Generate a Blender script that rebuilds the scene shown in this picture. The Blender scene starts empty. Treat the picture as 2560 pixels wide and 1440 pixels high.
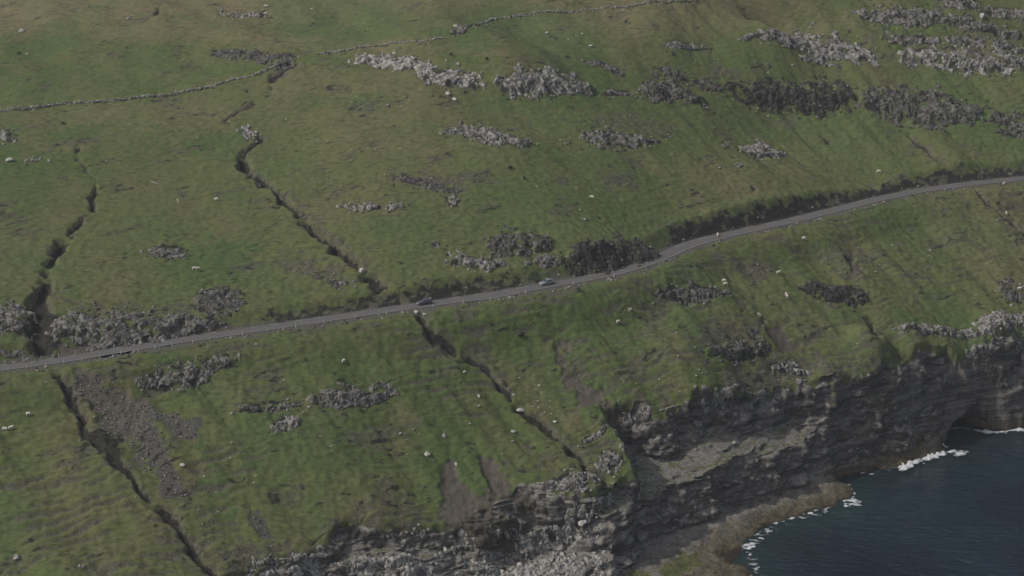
import bpy, bmesh, math, random
import numpy as np
from mathutils import Vector, Matrix, Euler
R = math.radians
scene = bpy.context.scene
C = scene.collection

# ------------------------------------------------------------------ camera
CAM_Z, PITCH, HFOV = 200.0, 18.0, 30.0
FPX = 1280.0 / math.tan(R(HFOV / 2))            # focal length in photo pixels (2560 wide)
cd = bpy.data.cameras.new("camera")
cam = bpy.data.objects.new("camera", cd)
C.objects.link(cam)
cam.location = (0, 0, CAM_Z)
cam.rotation_euler = (R(90 - PITCH), 0, 0)
cd.sensor_width = 36
cd.lens = 18.0 / math.tan(R(HFOV / 2))
cd.clip_start = 1.0
cd.clip_end = 12000
scene.camera = cam

# ------------------------------------------------------------------ light
SUN_ELEV, SUN_AZ = 44.0, -110.0                  # azimuth measured from +Y (view direction), negative = left
w = bpy.data.worlds.new("World")
scene.world = w
w.use_nodes = True
nt = w.node_tree
bg = nt.nodes["Background"]
sky = nt.nodes.new("ShaderNodeTexSky")
sky.sky_type = 'NISHITA'
sky.sun_disc = False
sky.sun_elevation = R(SUN_ELEV)
sky.sun_rotation = R(SUN_AZ)
sky.air_density = 1.0
sky.dust_density = 2.5
hs = nt.nodes.new('ShaderNodeHueSaturation')      # thin cloud: a paler sky
hs.inputs['Saturation'].default_value = .5
nt.links.new(sky.outputs[0], hs.inputs['Color'])
nt.links.new(hs.outputs[0], bg.inputs[0])
bg.inputs[1].default_value = 0.115
sl = bpy.data.lights.new("sun", 'SUN')
sl.energy = 3.0
sl.angle = R(1.0)
sl.color = (1.0, 0.93, 0.84)
sun = bpy.data.objects.new("sun", sl)
C.objects.link(sun)
sd = Vector((math.sin(R(SUN_AZ)) * math.cos(R(SUN_ELEV)), math.cos(R(SUN_AZ)) * math.cos(R(SUN_ELEV)), math.sin(R(SUN_ELEV))))
sun.rotation_euler = sd.to_track_quat('Z', 'Y').to_euler()
sun.location = (-200, 400, 400)
vs = scene.view_settings
vs.view_transform = 'Standard'
vs.look = 'None'
vs.exposure = 0.12
vs.gamma = 1.0
scene.cycles.max_bounces = 4
scene.cycles.use_denoising = True
scene.cycles.denoising_input_passes = 'RGB_ALBEDO_NORMAL'
scene.cycles.denoising_prefilter = 'ACCURATE'

# ------------------------------------------------------------------ noise
def _hash(ix, iy, iz, seed):
    h = (ix.astype(np.int64) * 374761393 + iy.astype(np.int64) * 668265263 + iz * 2147483647 + seed * 1274126177) & 0xffffffff
    h = ((h ^ (h >> 13)) * 1274126177) & 0xffffffff
    h = ((h ^ (h >> 16)) * 2246822519) & 0xffffffff
    return (h ^ (h >> 15)) & 0xffffffff

def rnd2(ix, iy, seed):
    return _hash(ix, iy, 0, seed) / 4294967295.0

def pn(x, y, seed=0):
    """2-D gradient noise, about -1..1"""
    ix = np.floor(x); iy = np.floor(y)
    fx = x - ix; fy = y - iy
    ux = fx * fx * fx * (fx * (fx * 6 - 15) + 10); uy = fy * fy * fy * (fy * (fy * 6 - 15) + 10)
    def g(dx, dy):
        a = _hash(ix + dx, iy + dy, 0, seed) * (2 * np.pi / 4294967296.0)
        return np.cos(a) * (fx - dx) + np.sin(a) * (fy - dy)
    n0 = g(0, 0); n1 = g(1, 0); n2 = g(0, 1); n3 = g(1, 1)
    return 1.5 * ((n0 + (n1 - n0) * ux) * (1 - uy) + (n2 + (n3 - n2) * ux) * uy)

def fbm(x, y, oct=3, seed=0, gain=0.5):
    s = 0; a = 1.0
    for i in range(oct):
        s = s + a * pn(x, y, seed + i * 17)
        x = x * 2.03 + 11.3; y = y * 2.03 - 7.1; a *= gain
    return s

def worley(x, y, seed=0):
    """F1, F2, random value of the nearest cell"""
    ix = np.floor(x); iy = np.floor(y)
    f1 = np.full(x.shape, 9.0); f2 = np.full(x.shape, 9.0); rv = np.zeros(x.shape)
    for dx in (-1, 0, 1):
        for dy in (-1, 0, 1):
            cx = ix + dx; cy = iy + dy
            px = cx + rnd2(cx, cy, seed); py = cy + rnd2(cx, cy, seed + 5)
            d = np.hypot(px - x, py - y)
            nr = d < f1
            f2 = np.where(nr, f1, np.minimum(f2, d))
            rv = np.where(nr, rnd2(cx, cy, seed + 9), rv)
            f1 = np.where(nr, d, f1)
    return f1, f2, rv

def sstep(a, b, x):
    t = np.clip((x - a) / (b - a), 0, 1)
    return t * t * (3 - 2 * t)

# ------------------------------------------------------------------ picture <-> place
SP, CP = math.sin(R(PITCH)), math.cos(R(PITCH))
def rays(P):
    P = np.asarray(P, float)
    a = (P[:, 0] - 1280) / FPX; b = (720 - P[:, 1]) / FPX
    return np.stack([a, CP + b * SP, -SP + b * CP], 1)

def at_z(P, z):
    d = rays(P); t = (np.asarray(z, float) - CAM_Z) / d[:, 2]
    return d[:, :2] * t[:, None]

# ------------------------------------------------------------------ the lie of the land, read off the photograph
ROAD_Z = 52.0
ROAD = [(-520, 985), (-250, 952), (-80, 930), (0, 921), (80, 911), (160, 900), (300, 876), (450, 852), (600, 830), (750, 808), (900, 786), (1000, 771),
        (1060, 764), (1130, 752), (1250, 735), (1350, 717), (1450, 700), (1530, 685), (1600, 665), (1650, 645), (1700, 620), (1750, 603),
        (1800, 591), (1900, 570), (2000, 547), (2100, 522), (2200, 497), (2300, 477), (2400, 463), (2500, 452), (2560, 446), (2700, 430),
        (2900, 412), (3300, 385)]
def zU(px):
    return np.interp(px, [0, 900, 1300, 1450, 1600, 1700, 1900, 2600], [19, 19, 20, 22, 26.5, 28.5, 26, 25])
LU = [(-900, 1760), (-300, 1640), (300, 1520), (588, 1437), (722, 1413), (850, 1385), (980, 1368), (1065, 1345), (1130, 1312), (1250, 1268), (1330, 1242), (1450, 1232),
      (1540, 1208), (1588, 1165), (1580, 1125), (1500, 1095), (1560, 1066), (1680, 1032), (1780, 1005), (1860, 990), (1920, 982), (1960, 968), (2100, 945),
      (2200, 928), (2280, 915), (2310, 890), (2400, 872), (2560, 850), (2700, 822), (3000, 760), (3600, 660)]
LM = [(-900, 1860), (-300, 1750), (300, 1620), (700, 1500), (850, 1425), (930, 1412), (1018, 1405), (1070, 1396), (1130, 1378), (1200, 1363), (1270, 1350), (1320, 1345),
      (1387, 1322), (1465, 1300), (1533, 1256), (1570, 1232), (1640, 1195), (1730, 1158), (1820, 1132), (1900, 1112), (2000, 1076), (2100, 1036), (2200, 1010),
      (2290, 985), (2400, 945), (2560, 915), (2700, 870), (3000, 805), (3600, 700)]
LB = [(-900, 1960), (-300, 1850), (300, 1720), (900, 1600), (1150, 1480), (1522, 1452), (1528, 1345), (1580, 1285), (1650, 1240), (1750, 1203), (1880, 1166), (2000, 1124),
      (2130, 1066), (2250, 1030), (2330, 1000), (2420, 985), (2560, 955), (2700, 925), (3000, 860), (3600, 750)]
LF = [(-900, 2060), (-300, 1950), (300, 1820), (900, 1700), (1300, 1620), (1555, 1500), (1580, 1420), (1640, 1345), (1720, 1295), (1820, 1255), (1920, 1215), (2000, 1178),
      (2040, 1152), (2150, 1105), (2250, 1075), (2310, 1058), (2350, 1045), (2430, 1040), (2560, 1025), (2700, 995), (3000, 930), (3600, 820)]
LS = [(-900, 2160), (-300, 2050), (300, 1920), (900, 1800), (1400, 1720), (1900, 1540), (1880, 1440), (1842, 1385), (1870, 1345), (1930, 1310), (2010, 1285), (2090, 1265),
      (2135, 1240), (2115, 1212), (2050, 1192), (2110, 1188), (2200, 1175), (2300, 1152), (2372, 1130), (2352, 1105), (2335, 1080), (2400, 1068),
      (2450, 1077), (2500, 1073), (2560, 1066), (2700, 1040), (3000, 980), (3600, 880)]
FRAC = {'F': .22, 'B': .48, 'M': .74, 'U': 1.0}
def line(L, f):
    L = np.array(L, float)
    return at_z(L, zU(L[:, 0]) * f)
CL = {'S': line(LS, 0.0), 'F': line(LF, .22), 'B': line(LB, .46), 'M': line(LM, .66), 'U': line(LU, 1.0)}
FAR = np.array([(4000., 1500.), (4000., 6000.), (-4000., 6000.), (-4000., 200.)])
CLP = {k: np.vstack([v, FAR]) for k, v in CL.items()}
ROADXY = at_z(ROAD, ROAD_Z)
SLIPX = at_z([(1190, 1290)], 19.0)[0, 0]

# control points of the grass slope: (px, py, z)
CTL = [(-500, 440, 78), (0, 1440, 24), (-400, 1560, 21),
       (0, 640, 65), (0, 440, 76), (0, 200, 89), (0, 0, 99), (640, 560, 65), (640, 350, 78), (640, 160, 91), (640, 0, 101),
       (1280, 560, 62), (1280, 370, 75), (1280, 250, 82.5), (1280, 160, 91), (1280, 60, 97), (1280, 0, 102),
       (1920, 430, 61), (1920, 280, 70), (1920, 200, 78.5), (1920, 110, 84), (1920, 60, 92), (1920, 0, 97),
       (2560, 310, 64), (2560, 190, 75), (2560, 110, 82), (2560, 0, 95), (3100, 250, 66), (3100, 0, 95),
       (1500, 900, 38.6), (1700, 760, 45.2), (1600, 760, 45.0), (1700, 900, 37.6), (1800, 760, 43.5), (300, 1180, 36), (800, 1120, 35), (1280, 1000, 34.5), (2200, 700, 39.5)]
cp = np.array(CTL, float)
cxy = at_z(cp[:, :2], cp[:, 2]); cz = cp[:, 2]
rs = ROADXY[1:-1:2]
us = CL['U'][[1, 2, 4, 6, 8, 11, 17, 20, 23, 26, 28, 29]]; uz = zU(np.array(LU, float)[[1, 2, 4, 6, 8, 11, 17, 20, 23, 26, 28, 29], 0])
far = np.array([(-500, 900, 150), (0, 900, 152), (450, 900, 155), (-900, 1500, 250), (0, 1500, 260), (900, 1500, 270), (-700, 500, 80), (-600, 350, 45), (700, 760, 90)], float)
KX = np.vstack([cxy, rs, us, far[:, :2]]); KZ = np.concatenate([cz, np.full(len(rs), ROAD_Z), uz, far[:, 2]])
SC = 100.0
def _phi(r2):
    return 0.5 * r2 * np.log(r2 + 1e-12)
def _tps():
    P = KX / SC; n = len(P)
    r2 = ((P[:, None] - P[None]) ** 2).sum(-1)
    A = np.zeros((n + 3, n + 3)); A[:n, :n] = _phi(r2) + np.eye(n) * 0.0006
    A[:n, n] = 1; A[:n, n + 1:] = P; A[n, :n] = 1; A[n + 1:, :n] = P.T
    return np.linalg.solve(A, np.concatenate([KZ, [0, 0, 0]]))
WT = _tps()
def slope_z(x, y):
    s = WT[-3] + WT[-2] * x / SC + WT[-1] * y / SC
    for i in range(len(KX)):
        s = s + WT[i] * _phi(((x - KX[i, 0]) / SC) ** 2 + ((y - KX[i, 1]) / SC) ** 2)
    return s

def seg_dist(x, y, P, closed=False, want_t=False):
    """distance to a polyline; optionally the along-line parameter and which side"""
    best = np.full(x.shape, 1e18); tt = np.zeros(x.shape); side = np.zeros(x.shape); acc = 0.0
    n = len(P)
    for i in range(n if closed else n - 1):
        a = P[i]; b = P[(i + 1) % n]
        d = b - a; L2 = d @ d + 1e-12
        t = np.clip(((x - a[0]) * d[0] + (y - a[1]) * d[1]) / L2, 0, 1)
        q = (x - a[0] - t * d[0]) ** 2 + (y - a[1] - t * d[1]) ** 2
        if want_t:
            m = q < best
            tt = np.where(m, acc + t * math.sqrt(L2), tt)
            side = np.where(m, d[0] * (y - a[1]) - d[1] * (x - a[0]), side)
            acc += math.sqrt(L2)
        best = np.minimum(best, q)
    best = np.sqrt(best)
    return (best, tt, side) if want_t else best

def inside(x, y, P):
    c = np.zeros(x.shape, bool); n = len(P)
    for i in range(n):
        a = P[i]; b = P[(i + 1) % n]
        if a[1] == b[1]:
            continue
        c ^= ((a[1] > y) != (b[1] > y)) & (x < (b[0] - a[0]) * (y - a[1]) / (b[1] - a[1]) + a[0])
    return c

def sdist(x, y, P, open_n=None):
    """signed distance, positive inside; only the first open_n vertices count as edge"""
    d = seg_dist(x, y, P[:open_n] if open_n else P, closed=open_n is None)
    return np.where(inside(x, y, P), d, -d)

CU, SU = 0.84, 0.54                                    # along the coast / up the slope
def uv(x, y):
    return CU * x + SU * y, -SU * x + CU * y

def layers(x, y, rough=True):
    """height fraction of the sea cliff 0..1, depth below the sea, cliff mask"""
    n = len(CL['S'])
    if rough:
        u, v = uv(x, y)
        j1 = 1.6 * fbm(x / 13, y / 13, 3, 31) + 0.35 * pn(x / 2.2, y / 2.2, 33)
        j2 = 1.3 * fbm(x / 11, y / 11, 3, 41) + 0.4 * pn(x / 2.0, y / 2.0, 43)
        j3 = 1.3 * fbm(x / 12, y / 12, 3, 51) + 0.4 * pn(x / 1.9, y / 1.9, 53)
    else:
        j1 = j2 = j3 = 0.0
    dS = sdist(x, y, CLP['S'], n) + (0.8 * j1 if rough else 0)
    dF = sdist(x, y, CLP['F'], len(CL['F'])) + 0.7 * j1
    dB = sdist(x, y, CLP['B'], len(CL['B'])) + j2
    dM = sdist(x, y, CLP['M'], len(CL['M'])) + j3
    dU = sdist(x, y, CLP['U'], len(CL['U'])) + 0.8 * j1
    ramp = np.where(dF > 0, 1.0, np.clip(dS / (np.maximum(dS, 0) - np.minimum(dF, 0) + 1e-6), 0, 1))
    f = .19 * ramp ** 0.8
    wU = -2.8 - 8 * np.exp(-((x - SLIPX) / 9.0) ** 2)
    f = f + .27 * sstep(-3.0, 0.2, dB) + .20 * sstep(-2.2, 0.2, dM) + .34 * sstep(0, 1, (dU - wU) / (.2 - wU))
    sea = np.where(dS < 0, np.maximum(dS * 0.5, -6), 0)
    return f, sea, dS, dU, dM

# smooth base on a coarse grid, for casting picture points onto the place
GX0, GX1, GY0, GY1 = -270.0, 270.0, 290.0, 790.0
def make_grid(fn, step):
    xs = np.arange(GX0, GX1 + step, step); ys = np.arange(GY0, GY1 + step, step)
    X, Y = np.meshgrid(xs, ys)
    return fn(X.ravel(), Y.ravel()).reshape(X.shape), step
def lookup(G, x, y):
    Z, st = G
    fx = np.clip((x - GX0) / st, 0, Z.shape[1] - 1.001); fy = np.clip((y - GY0) / st, 0, Z.shape[0] - 1.001)
    ix = fx.astype(int); iy = fy.astype(int); fx = fx - ix; fy = fy - iy
    return (Z[iy, ix] * (1 - fx) + Z[iy, ix + 1] * fx) * (1 - fy) + (Z[iy + 1, ix] * (1 - fx) + Z[iy + 1, ix + 1] * fx) * fy
def cast(P, G):
    d = rays(P); n = len(d)
    t = np.full(n, 330.0); hit = np.zeros(n, bool); tp = t.copy()
    for k in range(900):
        p = d * t[:, None]
        under = (p[:, 2] + CAM_Z) <= lookup(G, p[:, 0], p[:, 1])
        hit |= under
        tp = np.where(hit, tp, t)
        t = np.where(hit, t, t + 0.6)
        if hit.all():
            break
    lo, hi = tp, t
    for k in range(14):
        m = (lo + hi) / 2; p = d * m[:, None]
        under = (p[:, 2] + CAM_Z) <= lookup(G, p[:, 0], p[:, 1])
        hi = np.where(under, m, hi); lo = np.where(under, lo, m)
    return (d * hi[:, None])[:, :2]

MOUNDS = [(*at_z([(px, py)], z)[0], r, h) for px, py, z, r, h in ((2170, 1025, 12, 5.5, 4.0), (2060, 1105, 9, 4.5, 2.2), (2270, 1000, 12, 4, 2), (2480, 985, 9, 6, 2.5))]
def undul(x, y):
    """knolls and hollows of the moor"""
    u, v = uv(x, y)
    up = sstep(430, 560, v + 0.0 * u)
    a = .8 * fbm(x / 55, y / 55, 2, 3) + 0.35 * fbm(u / 16, v / 24, 2, 7)
    return a * (0.55 + 2.6 * sstep(470, 580, y) * (1 - sstep(900, 1100, y)))

def base(x, y, rough=True):
    L = slope_z(x, y) + undul(x, y)
    f, sea, dS, dU, dM = layers(x, y, rough)
    d, t, side = seg_dist(x, y, ROADXY, want_t=True)
    # road bench: level strip, cut bank above, fill slope below
    wd = np.where(side > 0, sstep(3.0, 7.0, d), sstep(3.2, 15.0, d))
    z = ROAD_Z + (L - ROAD_Z) * wd
    zb = z * f + sea
    for mx, my, mr, mh in MOUNDS:
        zb = zb + mh * np.exp(-(((x - mx) ** 2 + (y - my) ** 2) / mr ** 2) ** 1.5)
    return zb, f, dS, dU, dM, d, side

G0 = make_grid(lambda x, y: base(x, y, False)[0], 1.0)
def P2(pts):
    return cast(np.array(pts, float), G0)


# ------------------------------------------------------------------ what lies where (picture points)
# rock outcrops: upper edge, lower edge (left to right), bulge, paleness, block size, share of bare rock, label
CRAGS = [
 ([(883,139),(950,134),(1030,141),(1080,158),(1150,170),(1205,186)],[(900,160),(970,172),(1035,176),(1055,207),(1110,217),(1205,226)],1.6,.95,1.5,.95,'long pale outcrop of upright blocks along the crest above the green basin'),
 ([(1222,186),(1260,190),(1300,168),(1370,170),(1440,196),(1492,222)],[(1226,205),(1250,228),(1286,247),(1320,240),(1400,238),(1490,240)],2.2,.85,1.4,.95,'tall grey outcrop with a dark cleft at the right end of the pale crest'),
 ([(1590,205),(1640,192),(1685,200),(1725,232),(1772,255)],[(1595,232),(1640,252),(1690,246),(1732,264),(1770,272)],2.0,.25,1.3,.9,'dark outcrop right of the grey cleft crag, tapering down to the right'),
 ([(1618,168),(1680,158),(1735,190)],[(1630,186),(1690,206),(1738,214)],.8,.2,.9,.6,'small brown heathery outcrop just above the dark tapering crag'),
 ([(1490,217),(1540,222),(1592,226)],[(1490,236),(1545,240),(1596,242)],.7,.5,1.0,.7,'low stony line linking the grey cleft crag to the dark tapering one'),
 ([(1722,196),(1765,200),(1812,214)],[(1735,218),(1772,230),(1816,234)],1.0,.15,1.1,.7,'small dark outcrop left of the wide black overhung one'),
 ([(2462,262),(2520,278),(2610,300)],[(2465,300),(2530,320),(2610,338)],1.3,.35,1.2,.6,'broken rocks running off the right edge beside the broad broken outcrop'),
 ([(2190,66),(2260,80),(2330,92),(2420,86),(2610,88)],[(2200,100),(2280,114),(2350,112),(2440,116),(2610,126)],1.2,.6,1.3,.55,'rubble and grass between the two wide pale outcrops in the upper right'),
 ([(1452,150),(1500,148),(1545,165),(1572,185)],[(1460,156),(1510,170),(1548,190),(1572,194)],.6,.5,.8,.7,'thin grey strip of rubble sloping right above the green basin'),
 ([(1800,212),(1880,198),(2000,196),(2100,192),(2142,225)],[(1812,226),(1872,268),(1960,274),(2055,288),(2140,262)],2.6,.12,1.5,.72,'wide black overhung outcrop with grass ledges on the right hillside'),
 ([(2140,226),(2230,206),(2330,212),(2400,248),(2475,268)],[(2150,268),(2230,302),(2320,318),(2400,312),(2475,300)],2.2,.3,1.3,.72,'broad broken outcrop of dark and pale blocks right of the black overhung one'),
 ([(1845,92),(1920,76),(1985,70),(2085,80),(2135,112),(2200,120)],[(1850,102),(1930,104),(1985,124),(2030,148),(2130,152),(2200,166)],1.8,.75,1.4,.85,'pale ragged outcrop stepping down right under the upper right pasture'),
 ([(2130,18),(2200,14),(2300,22),(2380,34),(2460,56),(2600,62)],[(2150,52),(2230,58),(2265,76),(2350,58),(2440,82),(2600,84)],1.8,.6,1.4,.75,'uppermost wide grey outcrop at the corner, with a dark undercut'),
 ([(2235,126),(2300,114),(2380,108),(2450,122),(2600,130)],[(2240,156),(2310,162),(2385,176),(2480,186),(2600,184)],2.0,.8,1.4,.8,'pale columnar outcrop just below the uppermost wide one'),
 ([(2330,-8),(2420,0),(2500,12),(2600,18)],[(2340,12),(2420,28),(2480,40),(2600,42)],1.0,.65,1.1,.6,'scattered grey rubble outcrop cut by the top edge near the corner'),
 ([(2488,312),(2530,305),(2590,318)],[(2492,330),(2535,342),(2590,345)],1.4,.3,1.2,.7,'small dark outcrop below the broad broken one'),
 ([(1097,319),(1150,311),(1205,312),(1250,326),(1300,340),(1338,352)],[(1100,333),(1160,338),(1210,356),(1260,364),(1310,368),(1340,363)],1.5,.8,1.2,.85,'pale low outcrop in the middle of the slope under the crest'),
 ([(1443,322),(1500,314),(1555,324),(1600,338),(1652,350)],[(1450,345),(1490,362),(1540,372),(1600,369),(1652,358)],1.3,.6,1.1,.65,'grey broken outcrop right of the pale low one'),
 ([(1392,354),(1420,354)],[(1394,364),(1422,366)],.8,.3,.9,.9,'tiny dark outcrop between the two low grey outcrops'),
 ([(1843,362),(1895,355),(1935,366),(1965,384)],[(1858,380),(1900,396),(1945,393),(1966,391)],1.5,.85,1.1,.9,'compact pale outcrop alone on the green right slope'),
 ([(1800,357),(1828,354)],[(1802,372),(1832,374)],.8,.4,.9,.8,'little dark outcrop left of the compact pale one'),
 ([(1822,402),(1865,404)],[(1832,414),(1862,416)],.7,.6,.9,.8,'little grey outcrop under the compact pale one'),
 ([(848,506),(900,503),(950,511),(1005,511),(1032,515)],[(858,521),(910,530),(950,524),(1000,530),(1032,522)],1.2,.75,1.1,.75,'low pale outcrop right of the long dark gully'),
 ([(1098,490),(1130,487),(1162,492)],[(1103,502),(1130,511),(1160,505)],1.0,.85,.9,.8,'small pale outcrop under the grey scree patch'),
 ([(1210,590),(1270,576),(1330,578),(1392,592)],[(1215,626),(1262,642),(1305,645),(1390,618)],2.0,.3,1.2,.85,'dark rounded outcrop above the road, left of the road cutting'),
 ([(1110,642),(1150,628),(1190,640),(1275,652)],[(1115,664),(1165,668),(1210,684),(1272,672)],1.8,.75,1.1,.8,'pale columnar outcrop halfway between the gully and the road cutting'),
 ([(1310,640),(1360,634),(1412,632)],[(1312,668),(1370,676),(1412,672)],1.2,.55,1.0,.65,'loose grey outcrop touching the left end of the road cutting'),
 ([(1412,624),(1450,610),(1510,601),(1580,600),(1622,615),(1655,636)],[(1415,680),(1450,690),(1500,684),(1560,670),(1610,658),(1655,644)],3.0,.1,1.0,.98,'tall dark columnar rock face of the road cutting at the bend'),
 ([(130,792),(210,776),(320,778),(420,786),(500,792),(562,796)],[(145,850),(220,864),(320,868),(420,850),(490,836),(562,815)],2.2,.62,1.1,.9,'large pale rocky bluff above the road at the lower left gully'),
 ([(480,738),(530,706),(582,706),(625,738)],[(490,772),(540,794),(585,780),(625,752)],1.0,.35,.9,.75,'dark rubbly knoll at the upper right end of the roadside bluff'),
 ([(-40,760),(40,752),(98,768)],[(-40,826),(40,832),(84,838)],1.4,.6,1.0,.7,'pale rubble slope left of the lower left gully'),
 ([(-60,862),(0,868),(60,884),(95,898)],[(-60,884),(0,892),(60,902),(92,908)],1.0,.6,1.0,.8,'low rocks beside the road at the left edge'),
 ([(360,618),(410,606),(470,612)],[(362,632),(420,646),(470,640)],.5,.55,.6,.75,'oval grey stone patch on the bright green knoll'),
 ([(330,938),(400,914),(450,904),(520,888),(600,884)],[(338,958),(400,978),(470,968),(520,944),(600,914)],1.2,.5,1.0,.8,'grey rubble outcrop just below the road on the left'),
 ([(765,988),(830,970),(900,964),(950,950),(988,956)],[(770,1008),(840,1022),(905,1010),(950,1004),(984,985)],1.6,.6,1.0,.9,'pale notched outcrop in the middle of the lower slope'),
 ([(660,1050),(700,1040),(765,1034)],[(668,1070),(710,1086),(762,1056)],1.2,.75,1.0,.8,'small bright outcrop lower left of the pale notched one'),
 ([(578,1016),(640,1006),(700,1004),(770,1000)],[(580,1030),(640,1034),(700,1026),(770,1014)],.7,.4,.8,.55,'thin dark stony band left of the pale notched outcrop'),
 ([(850,1022),(872,1014)],[(852,1044),(872,1046)],.9,.5,.8,.85,'tiny grey outcrop hanging under the pale notched one'),
 ([(1618,726),(1680,706),(1722,700),(1780,720),(1835,735)],[(1625,738),(1700,748),(1750,752),(1832,742)],.8,.15,1.1,.8,'dark outcrop below the road bend'),
 ([(1992,706),(2050,704),(2100,708),(2150,716),(2172,735)],[(2005,726),(2060,766),(2105,758),(2150,770),(2168,760)],2.0,.05,1.6,.7,'black peaty outcrop on the lower right slope'),
 ([(1752,872),(1800,850),(1880,838),(1925,858)],[(1770,888),(1825,897),(1885,894),(1925,892)],1.8,.35,1.2,.85,'dark and pale outcrop above the cliff edge, left of the brown slip'),
 ([(2380,655),(2400,690)],[(2400,702),(2420,712)],1.2,.05,1.2,.8,'black gash of rock near the right edge below the road'),
 ([(2480,700),(2520,690),(2560,716)],[(2490,740),(2530,752),(2565,762)],1.4,.15,1.2,.75,'dark stepped outcrop at the right edge above the cliff'),
 ([(2240,818),(2330,812),(2420,820),(2480,780),(2600,765)],[(2250,838),(2340,842),(2420,846),(2500,838),(2600,824)],1.6,.75,1.2,.85,'pale rocky rim above the cliff at the right edge'),
 ([(1060,600),(1090,596),(1120,604)],[(1060,610),(1090,620),(1120,616)],.5,.5,.7,.6,'faint stony patch left of the dark rounded outcrop'),
 ([(960,440),(1030,436),(1085,446),(1150,470)],[(965,446),(1040,462),(1090,478),(1150,484)],.35,.35,.55,.8,'grey scree patch in the middle of the slope'),
 ([(800,690),(860,696),(890,706)],[(806,700),(850,714),(890,714)],.7,.55,.8,.6,'faint rubble outcrop left of the white boulder in the gully'),
 ([(520,122),(600,118),(680,124),(755,132)],[(530,140),(620,150),(690,168),(745,158)],.9,.35,1.1,.7,'brown stony bank above the wall end in the upper left'),
 ([(585,318),(640,320),(655,330)],[(590,326),(620,345),(648,350)],.6,.9,.8,.8,'pale stones heaped at the head of the long gully'),
 ([(1120,75),(1160,66),(1205,52)],[(1120,88),(1160,84),(1200,64)],.8,.6,.9,.8,'reddish grey outcrop in the gap of the upper wall'),
 ([(540,24),(600,28),(680,26)],[(545,36),(600,44),(680,38)],.5,.8,.9,.5,'sparse pale rocks in the upper left pasture'),
 ([(1655,110),(1700,100),(1790,108)],[(1660,120),(1720,128),(1790,122)],.7,.6,.9,.6,'faint grey outcrop at the left end of the pale ragged one'),
 ([(-30,320),(10,316),(55,338)],[(-30,340),(20,354),(58,352)],.5,.8,.9,.55,'pale stony rise at the left edge in the upper pasture'),
]
# rims of the sea cliff, bare pale rock
RIMS = [
 ([(1432,1104),(1500,1072),(1560,1048),(1640,1022),(1712,1006)],[(1436,1114),(1500,1090),(1560,1070),(1640,1040),(1712,1024)],.9,.8,1.0,.9,'pale knobbly rim of the sea cliff right of the gully mouth'),
 ([(1480,1124),(1530,1108),(1588,1128)],[(1500,1168),(1545,1178),(1590,1150)],1.0,.75,.8,.85,'round pale rock head beside the gully mouth'),
 ([(1330,1212),(1400,1182),(1460,1160),(1500,1180)],[(1332,1236),(1410,1232),(1470,1226),(1520,1208)],.8,.7,.9,.8,'pale rubble slope left of the gully mouth'),
 ([(700,1398),(800,1384),(870,1372)],[(640,1424),(760,1412),(860,1388)],.9,.75,.9,.8,'pale stony edge along the lower left cliff top'),
 ([(960,1330),(1010,1318),(1070,1310)],[(970,1352),(1020,1352),(1075,1340)],1.0,.45,1.0,.7,'dark heathery outcrop at the cliff top left of the brown slip'),
 ([(1085,1372),(1150,1352),(1220,1340),(1262,1330)],[(1090,1398),(1150,1384),(1220,1368),(1268,1352)],1.4,.85,1.3,.95,'row of big pale rounded boulders on the foreground cliff rim'),
 ([(1300,1335),(1360,1312),(1420,1296),(1470,1280),(1528,1238)],[(1310,1350),(1370,1330),(1430,1312),(1475,1302),(1534,1258)],1.1,.75,1.3,.9,'pale notched rim of the foreground headland'),
 ([(840,1398),(900,1388),(960,1384),(1060,1372)],[(760,1440),(880,1434),(980,1430),(1068,1412)],1.3,1.0,1.3,.95,'pale broken ledge rocks at the bottom of the headland'),
 ([(700,1430),(800,1418),(900,1420),(1080,1424)],[(660,1470),(800,1480),(950,1480),(1100,1476)],1.2,1.0,1.5,.9,'pale scattered slabs on the ledge at the bottom edge'),
 ([(1230,1400),(1330,1376),(1430,1346),(1522,1322)],[(1150,1470),(1300,1470),(1420,1470),(1520,1440)],1.2,1.0,1.1,.95,'pale boulder shelf under the dark columns of the headland'),
 ([(1760,972),(1830,958),(1920,968)],[(1765,1000),(1850,1000),(1935,984)],.8,.85,1.0,.8,'bright grey slabs on the cliff edge in the middle of the cliff'),
 ([(1900,908),(1960,900),(2030,922)],[(1905,930),(1970,940),(2040,938)],.7,.75,1.0,.6,'grey slabs under the brown slip'),
 ([(2400,862),(2470,850),(2600,842)],[(2405,880),(2480,880),(2600,868)],.9,.85,1.2,.8,'bright sloping slab near the right edge of the cliff top'),
]
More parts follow.
